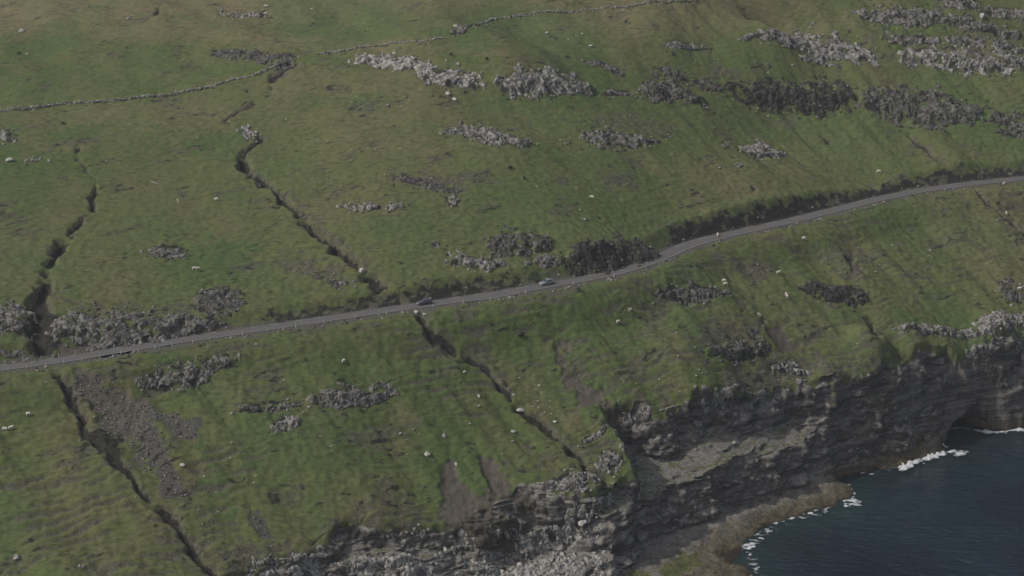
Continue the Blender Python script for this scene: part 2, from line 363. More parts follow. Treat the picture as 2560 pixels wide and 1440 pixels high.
# gullies: centre line, half width, depth, darkness
GULLIES = [
 ([(735,150),(700,182),(668,208)],2.2,1.2,.8),
 ([(690,228),(668,240)],2.0,.8,.6),
 ([(650,250),(590,282),(565,300),(575,316)],.9,.5,.7),
 ([(640,325),(650,345),(620,372),(600,392)],1.2,1.0,.7),
 ([(600,385),(618,420),(655,452),(700,488),(732,522),(758,540)],1.6,2.2,1.0),
 ([(758,545),(790,578),(832,608),(870,642),(905,674)],2.0,2.8,1.0),
 ([(905,678),(935,702),(965,732)],2.4,2.4,1.0),
 ([(985,742),(1015,762)],1.0,1.0,.7),
 ([(1043,779),(1060,802),(1085,832),(1112,856),(1150,882)],1.9,2.4,1.0),
 ([(1150,882),(1200,906),(1232,938),(1262,974),(1284,1008)],1.5,2.0,1.0),
 ([(1284,1008),(1330,1040),(1372,1072),(1412,1104),(1440,1138),(1476,1176),(1528,1214)],1.9,2.4,1.0),
 ([(190,362),(192,384)],.7,.8,.9),
 ([(240,455),(238,478),(234,505),(222,532)],1.1,1.2,.9),
 ([(222,532),(205,552),(185,572),(180,585),(172,598)],.7,.9,.85),
 ([(118,665),(117,696)],1.1,1.2,.9),
 ([(192,384),(215,425),(240,455)],.35,.5,.5),
 ([(668,208),(684,228)],.9,.6,.6), ([(668,240),(650,252)],.6,.5,.5),
 ([(172,596),(148,620),(128,645),(118,668)],1.8,2.2,1.0),
 ([(118,694),(104,735),(98,790),(92,850),(112,892)],2.6,2.2,.9),
 ([(142,925),(152,955),(180,1000),(205,1050),(225,1092),(262,1128)],1.15,1.5,.95),
 ([(262,1128),(310,1172),(342,1218),(378,1262)],1.4,1.7,.95),
 ([(378,1262),(440,1304),(468,1348),(500,1400),(548,1452)],1.3,1.5,.85),
 ([(2130,636),(2126,665)],1.2,1.0,.8),
 ([(1870,452),(1888,480)],1.0,1.0,.9),
 ([(2268,332),(2300,360),(2350,400),(2368,425)],1.2,.8,.6),
 ([(2425,472),(2470,508),(2530,560),(2580,600)],1.0,.9,.6),
 ([(2175,790),(2182,825),(2205,850)],1.8,1.6,.9),
 ([(2370,330),(2390,345)],1.0,.8,.6),
 ([(2050,330),(2080,362)],1.2,1.0,.7),
 ([(400,18),(388,36),(372,44)],.8,.8,.7),
 ([(2155,458),(2185,478),(2200,488)],1.4,1.0,.7),
 ([(1920,505),(1935,540)],.9,.8,.6),
]
# ground patches: kind, outline, softness in metres, strength
PATCHES = [
 ('scree',[(165,935),(240,930),(330,985),(385,1020),(400,1070),(420,1140),(475,1240),(440,1250),(380,1190),(340,1150),(330,1100),(260,1090),(230,1040)],2.0,.95),
 ('scree',[(375,1035),(440,1030),(500,1050),(488,1095),(460,1100),(420,1072)],1.2,.85),
 ('dirt',[(190,925),(300,960),(360,1010),(330,1080),(240,1060),(200,1000)],3.0,.7),
 ('dark',[(85,770),(110,765),(150,800),(150,850),(140,890),(90,895),(70,840)],1.5,.8),
 ('dirt',[(150,862),(230,866),(320,872),(330,884),(200,896),(130,905)],1.0,.9),
 ('dirt',[(320,868),(470,842),(560,812),(600,812),(560,838),(420,862)],1.0,.6),
 ('dark',[(195,1085),(240,1065),(300,1100),(290,1140),(240,1130)],2.0,.8),
 ('scree',[(480,1240),(520,1290),(560,1340),(500,1330)],2.0,.4),
 ('scree',[(620,1280),(660,1300),(690,1360),(650,1360)],2.0,.8),
 ('dirt',[(1098,1165),(1140,1160),(1165,1215),(1215,1240),(1240,1290),(1290,1345),(1200,1370),(1110,1340),(1100,1290),(1112,1240)],1.2,.9),
 ('dirt',[(1206,1145),(1235,1148),(1260,1185),(1285,1235),(1330,1260),(1300,1280),(1235,1240),(1215,1190)],.9,1.0),
 ('dark',[(1204,1144),(1216,1146),(1222,1190),(1240,1240),(1228,1240),(1212,1190)],.6,.7),
 ('dirt',[(1375,855),(1420,880),(1430,930),(1500,985),(1540,1030),(1560,1065),(1470,1040),(1420,960),(1390,905)],2.0,.8),
 ('dirt',[(1900,788),(1945,815),(1990,860),(2020,880),(1960,880),(1920,850)],1.2,.95),
 ('heath',[(1808,640),(1850,650),(1925,660),(1930,705),(1890,712),(1840,680)],1.5,.8),
 ('dirt',[(2125,660),(2150,655),(2165,690),(2120,700)],1.0,.7),
 ('scree',[(1780,632),(1815,632),(1815,650),(1790,652)],.8,.8),
 ('dirt',[(1838,748),(1860,752),(1880,790),(1858,785)],1.0,.6),
 ('heath',[(1700,830),(1760,810),(1900,800),(1920,850),(1760,880)],3.0,.6),
 ('heath',[(1780,960),(1900,880),(2060,900),(2200,915),(2060,945),(1900,985)],3.0,.75),
 ('heath',[(1390,900),(1470,880),(1480,960),(1420,990)],3.0,.7),
 ('heath',[(1500,1010),(1640,990),(1690,1030),(1560,1060)],2.5,.8),
 ('heath',[(960,430),(1200,440),(1210,470),(1090,475),(990,455)],3.0,.7),
 ('heath',[(670,640),(760,640),(900,700),(890,720),(760,700),(690,675)],4.0,.6),
 ('heath',[(1500,440),(1570,430),(1590,465),(1520,475)],2.5,.8),
 ('heath',[(1385,440),(1415,445),(1430,465),(1395,462)],1.5,.9),
 ('heath',[(1460,270),(1600,290),(1700,310),(1680,345),(1500,320)],4.0,.5),
 ('heath',[(730,480),(800,540),(880,620),(960,720),(930,710),(840,620),(760,540)],2.5,.6),
 ('heath',[(130,740),(300,765),(520,770),(560,800),(400,790),(200,780)],4.0,.5),
 ('heath',[(700,410),(830,420),(860,490),(760,480)],5.0,.4),
 ('heath',[(840,1340),(960,1290),(1060,1300),(1080,1340),(960,1365),(860,1385)],2.5,.85),
 ('heath',[(1330,1180),(1480,1120),(1520,1200),(1340,1240)],3.0,.4),
 ('heath',[(560,1380),(700,1340),(740,1390),(620,1435)],2.5,.8),
 ('heath',[(2020,630),(2100,615),(2160,625),(2150,690),(2110,700)],2.0,.5),
 ('heath',[(1790,150),(1850,180),(1840,205),(1780,190)],2.0,.6),
 ('dry',[(-100,-50),(2100,-50),(2000,60),(1500,110),(1250,50),(700,70),(300,60),(-100,110)],18,.9),
 ('dry',[(300,80),(620,70),(900,100),(1250,130),(1300,160),(700,115),(480,95)],6,.9),
 ('dry',[(-60,560),(80,560),(160,700),(120,760),(-60,720)],10,.4),
 ('dry',[(850,260),(1100,300),(1100,420),(820,380),(720,300)],14,.5),
 ('dry',[(0,270),(500,250),(650,280),(500,330),(100,320)],10,.5),
 ('dry',[(1000,1020),(1040,1080),(1080,1250),(1085,1300),(1050,1280),(1030,1180)],4,.5),
 ('dry',[(1500,640),(1600,760),(1750,900),(1650,900),(1500,800)],12,.3),
 ('dry',[(1200,850),(1380,980),(1480,1080),(1400,1060),(1260,960)],6,.5),
 ('dry',[(1400,40),(2120,20),(2140,60),(1850,70),(1650,95)],8,.7),
 ('lush',[(430,610),(600,600),(650,650),(600,700),(470,700),(400,670)],8,.95),
 ('lush',[(330,540),(470,560),(450,600),(340,590)],10,.5),
 ('lush',[(1230,240),(1480,245),(1560,255),(1500,285),(1280,275)],8,.8),
 ('lush',[(1180,470),(1500,470),(1680,560),(1600,600),(1400,560),(1200,560)],16,.6),
 ('lush',[(1100,790),(1500,740),(1700,720),(1620,860),(1400,850),(1250,880)],18,.6),
 ('lush',[(1830,290),(2000,320),(1960,350),(1840,330)],8,.8),
 ('lush',[(1700,640),(1860,760),(1880,800),(1700,690)],8,.6),
 ('lush',[(1950,620),(2100,780),(2200,900),(2120,900),(1980,740)],10,.5),
 ('lush',[(850,900),(960,900),(1100,1000),(1000,960),(820,960)],12,.6),
 ('lush',[(500,1070),(560,1200),(580,1280),(540,1260),(500,1150)],3,.9),
 ('lush',[(600,1040),(660,1110),(720,1240),(670,1220),(620,1130)],5,.6),
 ('lush',[(2150,480),(2500,560),(2560,660),(2300,620),(2150,540)],14,.4),
 ('lush',[(0,385),(80,400),(90,430),(0,440)],5,.9),
 ('lush',[(100,335),(230,325),(210,350),(130,360)],5,.8),
 ('lush',[(340,965),(390,980),(400,1000),(350,1000)],2.0,.9),
 ('lush',[(1640,90),(1850,130),(1830,160),(1650,140)],8,.4),
 ('moss',[(2085,1000),(2140,978),(2200,980),(2230,1010),(2200,1030),(2130,1030)],2.0,.85),
 ('moss',[(2280,1055),(2300,1052),(2322,1078),(2310,1082)],.8,.9),
 ('moss',[(2540,1000),(2600,1010),(2600,1045),(2550,1040)],1.2,1.0),
 ('moss',[(1700,1380),(1750,1390),(1760,1420),(1700,1440),(1640,1435)],1.5,.7),
 ('moss',[(1580,1420),(1620,1420),(1640,1470),(1560,1470)],1.5,.7),
 ('moss',[(1470,1298),(1520,1270),(1530,1262),(1440,1290),(1395,1312)],1.0,.6),
 ('moss',[(1530,1175),(1570,1160),(1588,1132),(1590,1150),(1550,1190)],1.0,.8),
 ('moss',[(860,1400),(900,1385),(895,1402),(850,1412)],1.0,.6),
 ('moss',[(1100,1360),(1140,1352),(1150,1364),(1105,1372)],1.0,.6),
 ('lush',[(2380,868),(2440,862),(2420,880),(2370,885)],1.5,.8),
]

for k in range(len(PATCHES)):
    kind, pts, soft, st = PATCHES[k]
    PATCHES[k] = (kind, P2(pts), soft, st)
GULLIES = [(P2(p), w_, d_, dk) for p, w_, d_, dk in GULLIES]
def crag_plan(c):
    T = P2(c[0]); B = P2(c[1])
    T = T[np.argsort(T[:, 0])]; B = B[np.argsort(B[:, 0])]
    return (T, B) + tuple(c[2:])
CRAGS = [crag_plan(c) for c in CRAGS]
RIMS = [crag_plan(c) for c in RIMS]
RPX = np.array(ROAD, float)[:, 0]

def crag_q(x, y, T, B):
    """0 at the foot of an outcrop, 1 at its upper edge; outside = beyond those; e = distance from the ends"""
    lo = np.interp(x, B[:, 0], B[:, 1]); hi = np.interp(x, T[:, 0], T[:, 1])
    hi = np.maximum(hi, lo + 0.8)
    x0 = min(T[0, 0], B[0, 0]); x1 = max(T[-1, 0], B[-1, 0])
    e = np.minimum(x - x0, x1 - x)
    q = (y - lo) / (hi - lo)
    return q, e, lo, hi

KINDS = ('scree', 'dirt', 'dark', 'heath', 'dry', 'lush', 'moss')
def full(x, y):
    z, f, dS, dU, dM, dR, side = base(x, y)
    m = {k: np.zeros(x.shape) for k in KINDS}
    u, v = uv(x, y)
    n1 = fbm(x / 4.0, y / 4.0, 3, 61); n2 = fbm(u / 3.0, v / 1.3, 2, 67)
    for kind, P, soft, st in PATCHES:
        mg = soft * 2.5 + 1
        i = np.nonzero((x > P[:, 0].min() - mg) & (x < P[:, 0].max() + mg) & (y > P[:, 1].min() - mg) & (y < P[:, 1].max() + mg))[0]
        if len(i) == 0:
            continue
        d = sdist(x[i], y[i], P) + (1.3 * n1[i] + 0.7 * n2[i]) * min(soft, 5.0)
        k = sstep(-soft * .6, soft * .6, d) * st
        m[kind][i] = np.maximum(m[kind][i], k)
        if kind in ('dirt',):
            z[i] -= 0.5 * k
    rough = fbm(u / 15, v / 7, 3, 131) + .12 * (side < 0)
    m['heath'] = np.maximum(m['heath'], .50 * sstep(.30, .75, rough))
    m['dark'] = np.maximum(m['dark'], .55 * sstep(.56, .72, fbm(u / 3.4, v / 1.2, 2, 133) + .35 * rough) * sstep(-.1, .35, rough))
    m['dry'] = np.maximum(m['dry'], .38 * sstep(.25, .8, fbm(x / 26, y / 18, 3, 135)))
    m['lush'] = np.maximum(m['lush'], .6 * sstep(.25, .7, fbm(x / 30, y / 24, 3, 137)))
    knoll = fbm(x / 55, y / 55, 2, 3) * sstep(470, 540, y)
    m['dry'] = np.maximum(m['dry'], .55 * sstep(.10, .60, knoll + .15 * n1))
    m['lush'] = np.maximum(m['lush'], .55 * sstep(.12, .6, -knoll + .15 * n1))
    # gullies
    nw = fbm(x / 5.0, y / 5.0, 3, 71)
    for P, w_, dep, dk in GULLIES:
        mg = w_ * 3
        i = np.nonzero((x > P[:, 0].min() - mg) & (x < P[:, 0].max() + mg) & (y > P[:, 1].min() - mg) & (y < P[:, 1].max() + mg))[0]
        if len(i) == 0:
            continue
        wgx = 1.5 * pn(x[i] / 4.5, y[i] / 4.5, 73) + .6 * pn(x[i] / 1.6, y[i] / 1.6, 74)
        d, t, s_ = seg_dist(x[i] + .7 * wgx, y[i] + .3 * wgx, P, want_t=True)
        Lp = np.hypot(*np.diff(P, axis=0).T).sum()
        tap = sstep(-.5, 2.5, t) * sstep(-.5, 2.5, Lp - t)
        ww = w_ * .95 * np.clip(1 + 0.6 * nw[i], .5, 2.0)
        k = (1 - sstep(0.15, 1.25, d / ww)) * tap
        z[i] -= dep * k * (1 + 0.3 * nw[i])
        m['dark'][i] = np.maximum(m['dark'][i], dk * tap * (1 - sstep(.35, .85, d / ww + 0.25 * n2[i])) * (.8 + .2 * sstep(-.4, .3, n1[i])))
        m['heath'][i] = np.maximum(m['heath'][i], 0.6 * tap * (1 - sstep(.7, 2.2, d / ww + 0.5 * n1[i])))
    # outcrops swell out of the slope
    for T, B, h, pale, cell, dens, lab in CRAGS + RIMS:
        x0 = min(T[0, 0], B[0, 0]); x1 = max(T[-1, 0], B[-1, 0]); y0 = B[:, 1].min(); y1 = T[:, 1].max()
        i = np.nonzero((x > x0) & (x < x1) & (y > y0 - 2) & (y < y1 + 2))[0]
        if len(i) == 0:
            continue
        q, e, lo, hi = crag_q(x[i], y[i], T, B)
        en = sstep(0, 2.5, e)
        qq = q + .22 * n1[i]
        z[i] += .75 * h * en * sstep(-.05, .30, qq) * (1 - sstep(.35, 1.15, qq)) * (1 + .5 * nw[i])
        k = en * sstep(-.1, .12, q + .12 * n1[i]) * (1 - sstep(.85, 1.1, q + .15 * n1[i]))
        z[i] -= .5 * k
        m['dark'][i] = np.maximum(m['dark'][i], k * (0.95 - 0.4 * pale) * .9 * sstep(-.3, .35, n1[i] + .5 * n2[i]))
        m['heath'][i] = np.maximum(m['heath'][i], .75 * k * sstep(-.9, .5, n1[i]))
    # road cut and verge
    pxr = np.interp(x, ROADXY[:, 0], RPX)
    bs = np.interp(pxr, [0, 560, 700, 1000, 1130, 1400, 1660, 1700, 2230, 2300, 2600], [.15, .25, .65, .7, .85, .5, .3, 1, 1, .8, .7])
    bh = np.interp(pxr, [0, 560, 1000, 1130, 1650, 1720, 2230, 2300, 2600], [.3, .5, .6, .9, .5, 1.5, .9, .7, .6])
    bank = (side > 0) * sstep(2.3, 3.0, dR) * (1 - sstep(4.6, 6.6, dR + 1.5 * n1)) * bs
    z += (side > 0) * bh * sstep(2.6, 4.4, dR) * (1 - sstep(4.8, 11, dR)) * (1 + .35 * n1)
    m['dark'] = np.maximum(m['dark'], .9 * bank * sstep(-.3, .4, n2 + .7 * n1 + .55 * bs))
    m['heath'] = np.maximum(m['heath'], .8 * bank)
    verge = 1 - sstep(2.9, 4.1, dR + .5 * n1)
    m['scree'] = np.maximum(m['scree'], .9 * verge)
    m['scree'] = np.maximum(m['scree'], .75 * (side < 0) * (1 - sstep(3.6, 5.6, dR + .9 * n1)) * sstep(-.2, .3, fbm(x / 7, y / 7, 2, 77) + .1))
    # sea cliff
    cl = sstep(-0.6, 0.6, -dU + 1.3 * n1 + .4 * n2) * (dS > -12)
    led = sstep(0.25, .8, fbm(u / 12, v / 8, 3, 81) + .25)
    cl = np.maximum(cl, (1 - sstep(.90, .99, f)) * (dS > -12))
    m['cliff'] = cl
    zt = z + .9 * fbm(u / 22, v / 22, 2, 121)
    for T_, a_ in ((2.7, .28), (1.05, .25)):
        fr = zt / T_ + .25 * pn(u / 7, v / 7, 122); fl = np.floor(fr)
        z = z + a_ * cl * sstep(2.0, 4.5, z) * T_ * (sstep(.45, .80, fr - fl) - (fr - fl))
    # grass relief
    g = (1 - cl) * sstep(3.2, 5.0, dR)
    g = g * (1 - .8 * m['dirt']) * (1 - .7 * m['scree'])
    low = 1 - sstep(0, 60, v - 395 - 0.0 * u)
    wv = v + 1.1 * fbm(u / 11, v / 11, 2, 83) + 0.10 * u
    sp = 1.9
    amp = (.05 + .24 * sstep(-.25, .45, fbm(u / 26, v / 20, 2, 85) + .30 * low - .25 * (side > 0))) * (1 - .45 * (side > 0))
    tr = np.abs(pn(u / 13 + 3, wv / sp, 87)) ; tr2 = np.abs(pn(u / 5.0, wv / 1.1, 88))
    z += g * (amp * 2.3 * (0.35 - tr) + .5 * amp * (.35 - tr2))
    z += g * (.12 + .08 * low) * fbm(x / 1.5, y / 1.5, 2, 89) + g * .16 * fbm(x / 4.2, y / 3.4, 2, 97)
    z += g * (1 + 1.6 * m['heath']) * .10 * fbm(u / 2.2, v / 1.1, 2, 93)
    # ribs down the fall line, mostly below the road
    below = (side < 0) * sstep(4, 16, dR)
    z += g * below * (.95 * fbm(u / 8.5 + .012 * v, v / 80, 2, 91) + .13 * fbm(u / 2.9 + .6 * n1, v / 22, 2, 94))
    z += g * (side > 0) * sstep(10, 30, dR) * sstep(10, 90, x) * (.8 * fbm(u / 9, v / 60, 2, 92) + .2 * fbm(u / 2.8, v / 24, 2, 95))
    m['heath'] = np.maximum(m['heath'], .62 * g * sstep(.22, .5, tr) * sstep(.10, .28, amp))
    m['terr'] = np.clip(g * sstep(.0, .12, tr) , 0, 1)
    return z, m, dict(f=f, dS=dS, dU=dU, dM=dM, dR=dR, side=side, u=u, v=v)

# ------------------------------------------------------------------ materials
class Mat:
    def __init__(s, name, rough=.9, spec=.2):
        s.m = bpy.data.materials.new(name); s.m.use_nodes = True
        s.t = s.m.node_tree; s.b = s.t.nodes["Principled BSDF"]
        s.b.inputs['Roughness'].default_value = rough
        s.b.inputs['Specular IOR Level'].default_value = spec
        s.co = s.t.nodes.new('ShaderNodeTexCoord').outputs['Object']
    def put(s, sock, v):
        if hasattr(v, 'node'):
            s.t.links.new(v, sock)
        elif isinstance(v, (tuple, list)) and len(v) == 3 and len(sock.default_value) == 4:
            sock.default_value = (*v, 1)
        else:
            sock.default_value = v
    def attr(s, n):
        a = s.t.nodes.new('ShaderNodeAttribute'); a.attribute_name = n
        return a.outputs['Fac']
    def math(s, op, a, b=0.0, c=0.0, clamp=False):
        n = s.t.nodes.new('ShaderNodeMath'); n.operation = op; n.use_clamp = clamp
        s.put(n.inputs[0], a); s.put(n.inputs[1], b); s.put(n.inputs[2], c)
        return n.outputs[0]
    def mix(s, f, a, b):
        n = s.t.nodes.new('ShaderNodeMix'); n.data_type = 'RGBA'
        s.put(n.inputs[0], f); s.put(n.inputs[6], a); s.put(n.inputs[7], b)
        return n.outputs[2]
    def map(s, scale, rot=0.0):
        n = s.t.nodes.new('ShaderNodeMapping'); n.inputs['Scale'].default_value = scale; n.inputs['Rotation'].default_value = (0, 0, rot)
        s.put(n.inputs['Vector'], s.co)
        return n.outputs[0]
    def noise(s, scale, detail=2, rough=.5, vec=None, dist=0.0):
        n = s.t.nodes.new('ShaderNodeTexNoise'); n.inputs['Scale'].default_value = scale
        n.inputs['Detail'].default_value = detail; n.inputs['Roughness'].default_value = rough; n.inputs['Distortion'].default_value = dist
        s.put(n.inputs['Vector'], s.co if vec is None else vec)
        return n.outputs['Fac']
    def vor(s, scale, feat='F1', vec=None, out='Distance'):
        n = s.t.nodes.new('ShaderNodeTexVoronoi'); n.feature = feat; n.inputs['Scale'].default_value = scale
        s.put(n.inputs['Vector'], s.co if vec is None else vec)
        return n.outputs[out]
    def rng(s, v, a, b, c=0.0, d=1.0):
        n = s.t.nodes.new('ShaderNodeMapRange'); n.interpolation_type = 'SMOOTHSTEP'
        s.put(n.inputs[0], v)
        for i, q in enumerate((a, b, c, d)):
            n.inputs[1 + i].default_value = q
        return n.outputs[0]
    def bump(s, h, strength=.5, dist=.2):
        n = s.t.nodes.new('ShaderNodeBump'); n.inputs['Strength'].default_value = strength; n.inputs['Distance'].default_value = dist
        s.put(n.inputs['Height'], h); s.put(s.b.inputs['Normal'], n.outputs[0])
    def color(s, c):
        s.put(s.b.inputs['Base Color'], c)
        return s.m

def soft_mask(M, name, n, k=.55):
    """attribute broken up by a noise"""
    a = M.attr(name)
    return M.rng(M.math('ADD', a, M.math('MULTIPLY', M.math('SUBTRACT', n, .5), k)), .3, .62)

def ground_material():
    M = Mat("moor_ground", .95, .1)
    ROT = -math.atan2(SU, CU)
    nL = M.noise(.018, 3, .55); nM = M.noise(.09, 3, .6); nS = M.noise(.55, 3, .6); nF = M.noise(2.6, 3, .65)
    stre = M.noise(1.0, 3, .6, M.map((.28, 1.25, 1.0), ROT))
    g = M.mix(M.rng(nL, .35, .65), (.064, .088, .029), (.085, .099, .038))
    g = M.mix(M.math('MULTIPLY', M.rng(nM, .45, .7), .55), g, (.098, .088, .044))
    g = M.mix(M.math('MULTIPLY', M.attr('dry'), M.rng(nM, .2, .6, .45, 1.0)), g, (.125, .108, .060))
    g = M.mix(M.math('MULTIPLY', M.attr('lush'), M.rng(nS, .25, .6, .5, .95)), g, (.045, .085, .026))
    g = M.mix(M.math('MULTIPLY', M.rng(stre, .46, .70), .62), g, (.036, .044, .022))
    g = M.mix(M.math('MULTIPLY', M.rng(nF, .48, .74), .50), g, (.125, .125, .068))
    g = M.mix(M.math('MULTIPLY', M.rng(nS, .55, .75), .30), g, (.050, .056, .034))
    # rough heathery, stony ground
    hv = M.mix(M.rng(nF, .35, .65), (.040, .040, .030), (.100, .092, .074))
    g = M.mix(M.math('MULTIPLY', soft_mask(M, 'heath', stre, .9), .8), g, hv)
    # gravel and broken stone
    vr = M.vor(2.6, 'F1', None, 'Color')
    sv = M.mix(M.rng(M.noise(3.5, 2, .7), .4, .68), (.050, .049, .040), (.112, .108, .094))
    g = M.mix(soft_mask(M, 'scree', M.math('ADD', M.math('MULTIPLY', nF, .5), M.math('MULTIPLY', nS, .5)), 1.5), g, sv)
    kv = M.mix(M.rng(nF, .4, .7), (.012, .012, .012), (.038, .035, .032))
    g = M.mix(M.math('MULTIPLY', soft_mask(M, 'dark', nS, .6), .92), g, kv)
    # sea cliff rock
    geo = M.t.nodes.new('ShaderNodeSeparateXYZ'); M.put(geo.inputs[0], M.co)
    zz = geo.outputs[2]
    cn = M.noise(.35, 5, .65, M.map((.5, .5, 1.6), ROT)); cf = M.noise(1.6, 4, .7, M.map((.8, .8, 2.0), ROT))
    c = M.mix(M.rng(cn, .35, .65), (.050, .047, .046), (.135, .126, .116))
    c = M.mix(M.math('MULTIPLY', M.rng(cf, .48, .70), .65), c, (.235, .222, .205))
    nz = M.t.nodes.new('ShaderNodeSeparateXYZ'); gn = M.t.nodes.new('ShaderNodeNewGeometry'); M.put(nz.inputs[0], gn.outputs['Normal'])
    sb = M.noise(1.0, 4, .7, M.map((.07, .07, 1.1), ROT), .4)
    c = M.mix(M.math('MULTIPLY', M.rng(sb, .50, .62), .75), c, (.040, .037, .035))
    c = M.mix(M.math('MULTIPLY', M.rng(sb, .36, .46, 1.0, 0.0), .55), c, (.25, .235, .215))
    c = M.mix(M.math('MULTIPLY', M.rng(nz.outputs[2], .40, .66), M.rng(cf, .3, .6, .45, 1.0)), c, M.mix(M.rng(nS, .3, .7), (.150, .142, .130), (.260, .247, .228)))  # flat ledges paler: lichen and gravel, plus light on the shelves put into the colour
    ws = M.math('ADD', zz, M.math('MULTIPLY', M.math('SUBTRACT', cn, .5), 5.0))
    c = M.mix(M.rng(ws, .6, 4.2, .95, 0.0), c, M.mix(M.rng(cf, .35, .65), (.050, .040, .024), (.120, .100, .066)))
    c = M.mix(M.rng(ws, -.2, .9, .9, 0.0), c, (.020, .016, .013))
    c = M.mix(M.math('MULTIPLY', M.rng(nz.outputs[2], .72, .92), M.math('MULTIPLY', M.rng(nS, .42, .60), M.rng(zz, 7, 13, 0, .9))), c, (.070, .080, .034))
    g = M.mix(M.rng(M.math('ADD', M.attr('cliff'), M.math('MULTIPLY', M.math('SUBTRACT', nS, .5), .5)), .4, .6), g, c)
    dv = M.mix(M.rng(M.noise(.9, 4, .65, M.map((.9, .35, .6), ROT)), .3, .7), (.052, .046, .037), (.100, .088, .073))
    g = M.mix(soft_mask(M, 'dirt', nS, .5), g, dv)
    g = M.mix(M.math('MULTIPLY', soft_mask(M, 'moss', nF, .9), M.rng(nz.outputs[2], .4, .65, 0, .85)), g, M.mix(M.rng(nS, .35, .65), (.052, .066, .022), (.088, .092, .030)))
    h = M.math('ADD', M.math('MULTIPLY', nF, .5), M.math('ADD', M.math('MULTIPLY', stre, .8), M.math('MULTIPLY', cf, M.math('MULTIPLY', M.attr('cliff'), 2.5))))
    M.bump(h, .75, .35)
    return M.color(g)

def rock_material(name, pale):
    M = Mat(name, .92, .15)
    n = M.noise(.9, 4, .65); f = M.noise(4.0, 3, .7); r = M.attr('rv')
    lo = .016 + .034 * pale; hi = .050 + .22 * pale
    c = M.mix(M.rng(M.math('ADD', M.math('MULTIPLY', r, .75), M.math('MULTIPLY', n, .6)), .45, .95), (lo, lo * .96, lo * .92), (hi, hi * .965, hi * .91))
    c = M.mix(M.math('MULTIPLY', M.rng(f, .52, .72), .15 + .65 * pale), c, (.08 + .36 * pale, .078 + .35 * pale, .073 + .33 * pale))
    c = M.mix(M.math('MULTIPLY', M.rng(M.noise(.5, 2), .55, .7), .55), c, (.062, .070, .036))
    M.bump(M.math('ADD', f, n), .6, .12)
    return M.color(c)

def flat_material(name, col, rough=.6, spec=.3, metal=0.0, var=.0):
    M = Mat(name, rough, spec)
    M.b.inputs['Metallic'].default_value = metal
    if var:
        return M.color(M.mix(M.noise(6.0, 3), tuple(q * (1 - var) for q in col), tuple(min(1, q * (1 + var)) for q in col)))
    return M.color(col)

# ------------------------------------------------------------------ object helpers
def link(o, label=None, cat=None, group=None, kind=None, parent=None):
    C.objects.link(o)
    if label: o['label'] = label
    if cat: o['category'] = cat
    if group: o['group'] = group
    if kind: o['kind'] = kind
    if parent: o.parent = parent
    return o

def np_mesh(name, V, Q, mat, attrs=None, smooth=True):
    me = bpy.data.meshes.new(name)
    V = np.ascontiguousarray(V, np.float32); Q = np.ascontiguousarray(Q, np.int32)
    k = Q.shape[1]
    me.vertices.add(len(V)); me.vertices.foreach_set('co', V.ravel())
    me.loops.add(Q.size); me.loops.foreach_set('vertex_index', Q.ravel())
    me.polygons.add(len(Q)); me.polygons.foreach_set('loop_start', np.arange(0, Q.size, k, dtype=np.int32))
    me.polygons.foreach_set('use_smooth', np.full(len(Q), smooth))
    me.update(calc_edges=True)
    for n, a in (attrs or {}).items():
        at = me.attributes.new(n, 'FLOAT', 'POINT'); at.data.foreach_set('value', np.ascontiguousarray(a, np.float32).ravel())
    if mat: me.materials.append(mat)
    return bpy.data.objects.new(name, me)

def compact(V, Q, attrs):
    used = np.zeros(len(V), bool); used[Q.ravel()] = True
    idx = np.cumsum(used) - 1
    return V[used], idx[Q], {k: a[used] for k, a in attrs.items()}

def grid_quads(nr, nc):
    i = np.arange((nr - 1) * (nc - 1)); r = i // (nc - 1); c = i % (nc - 1)
    a = r * nc + c
    return np.stack([a, a + 1, a + nc + 1, a + nc], 1)

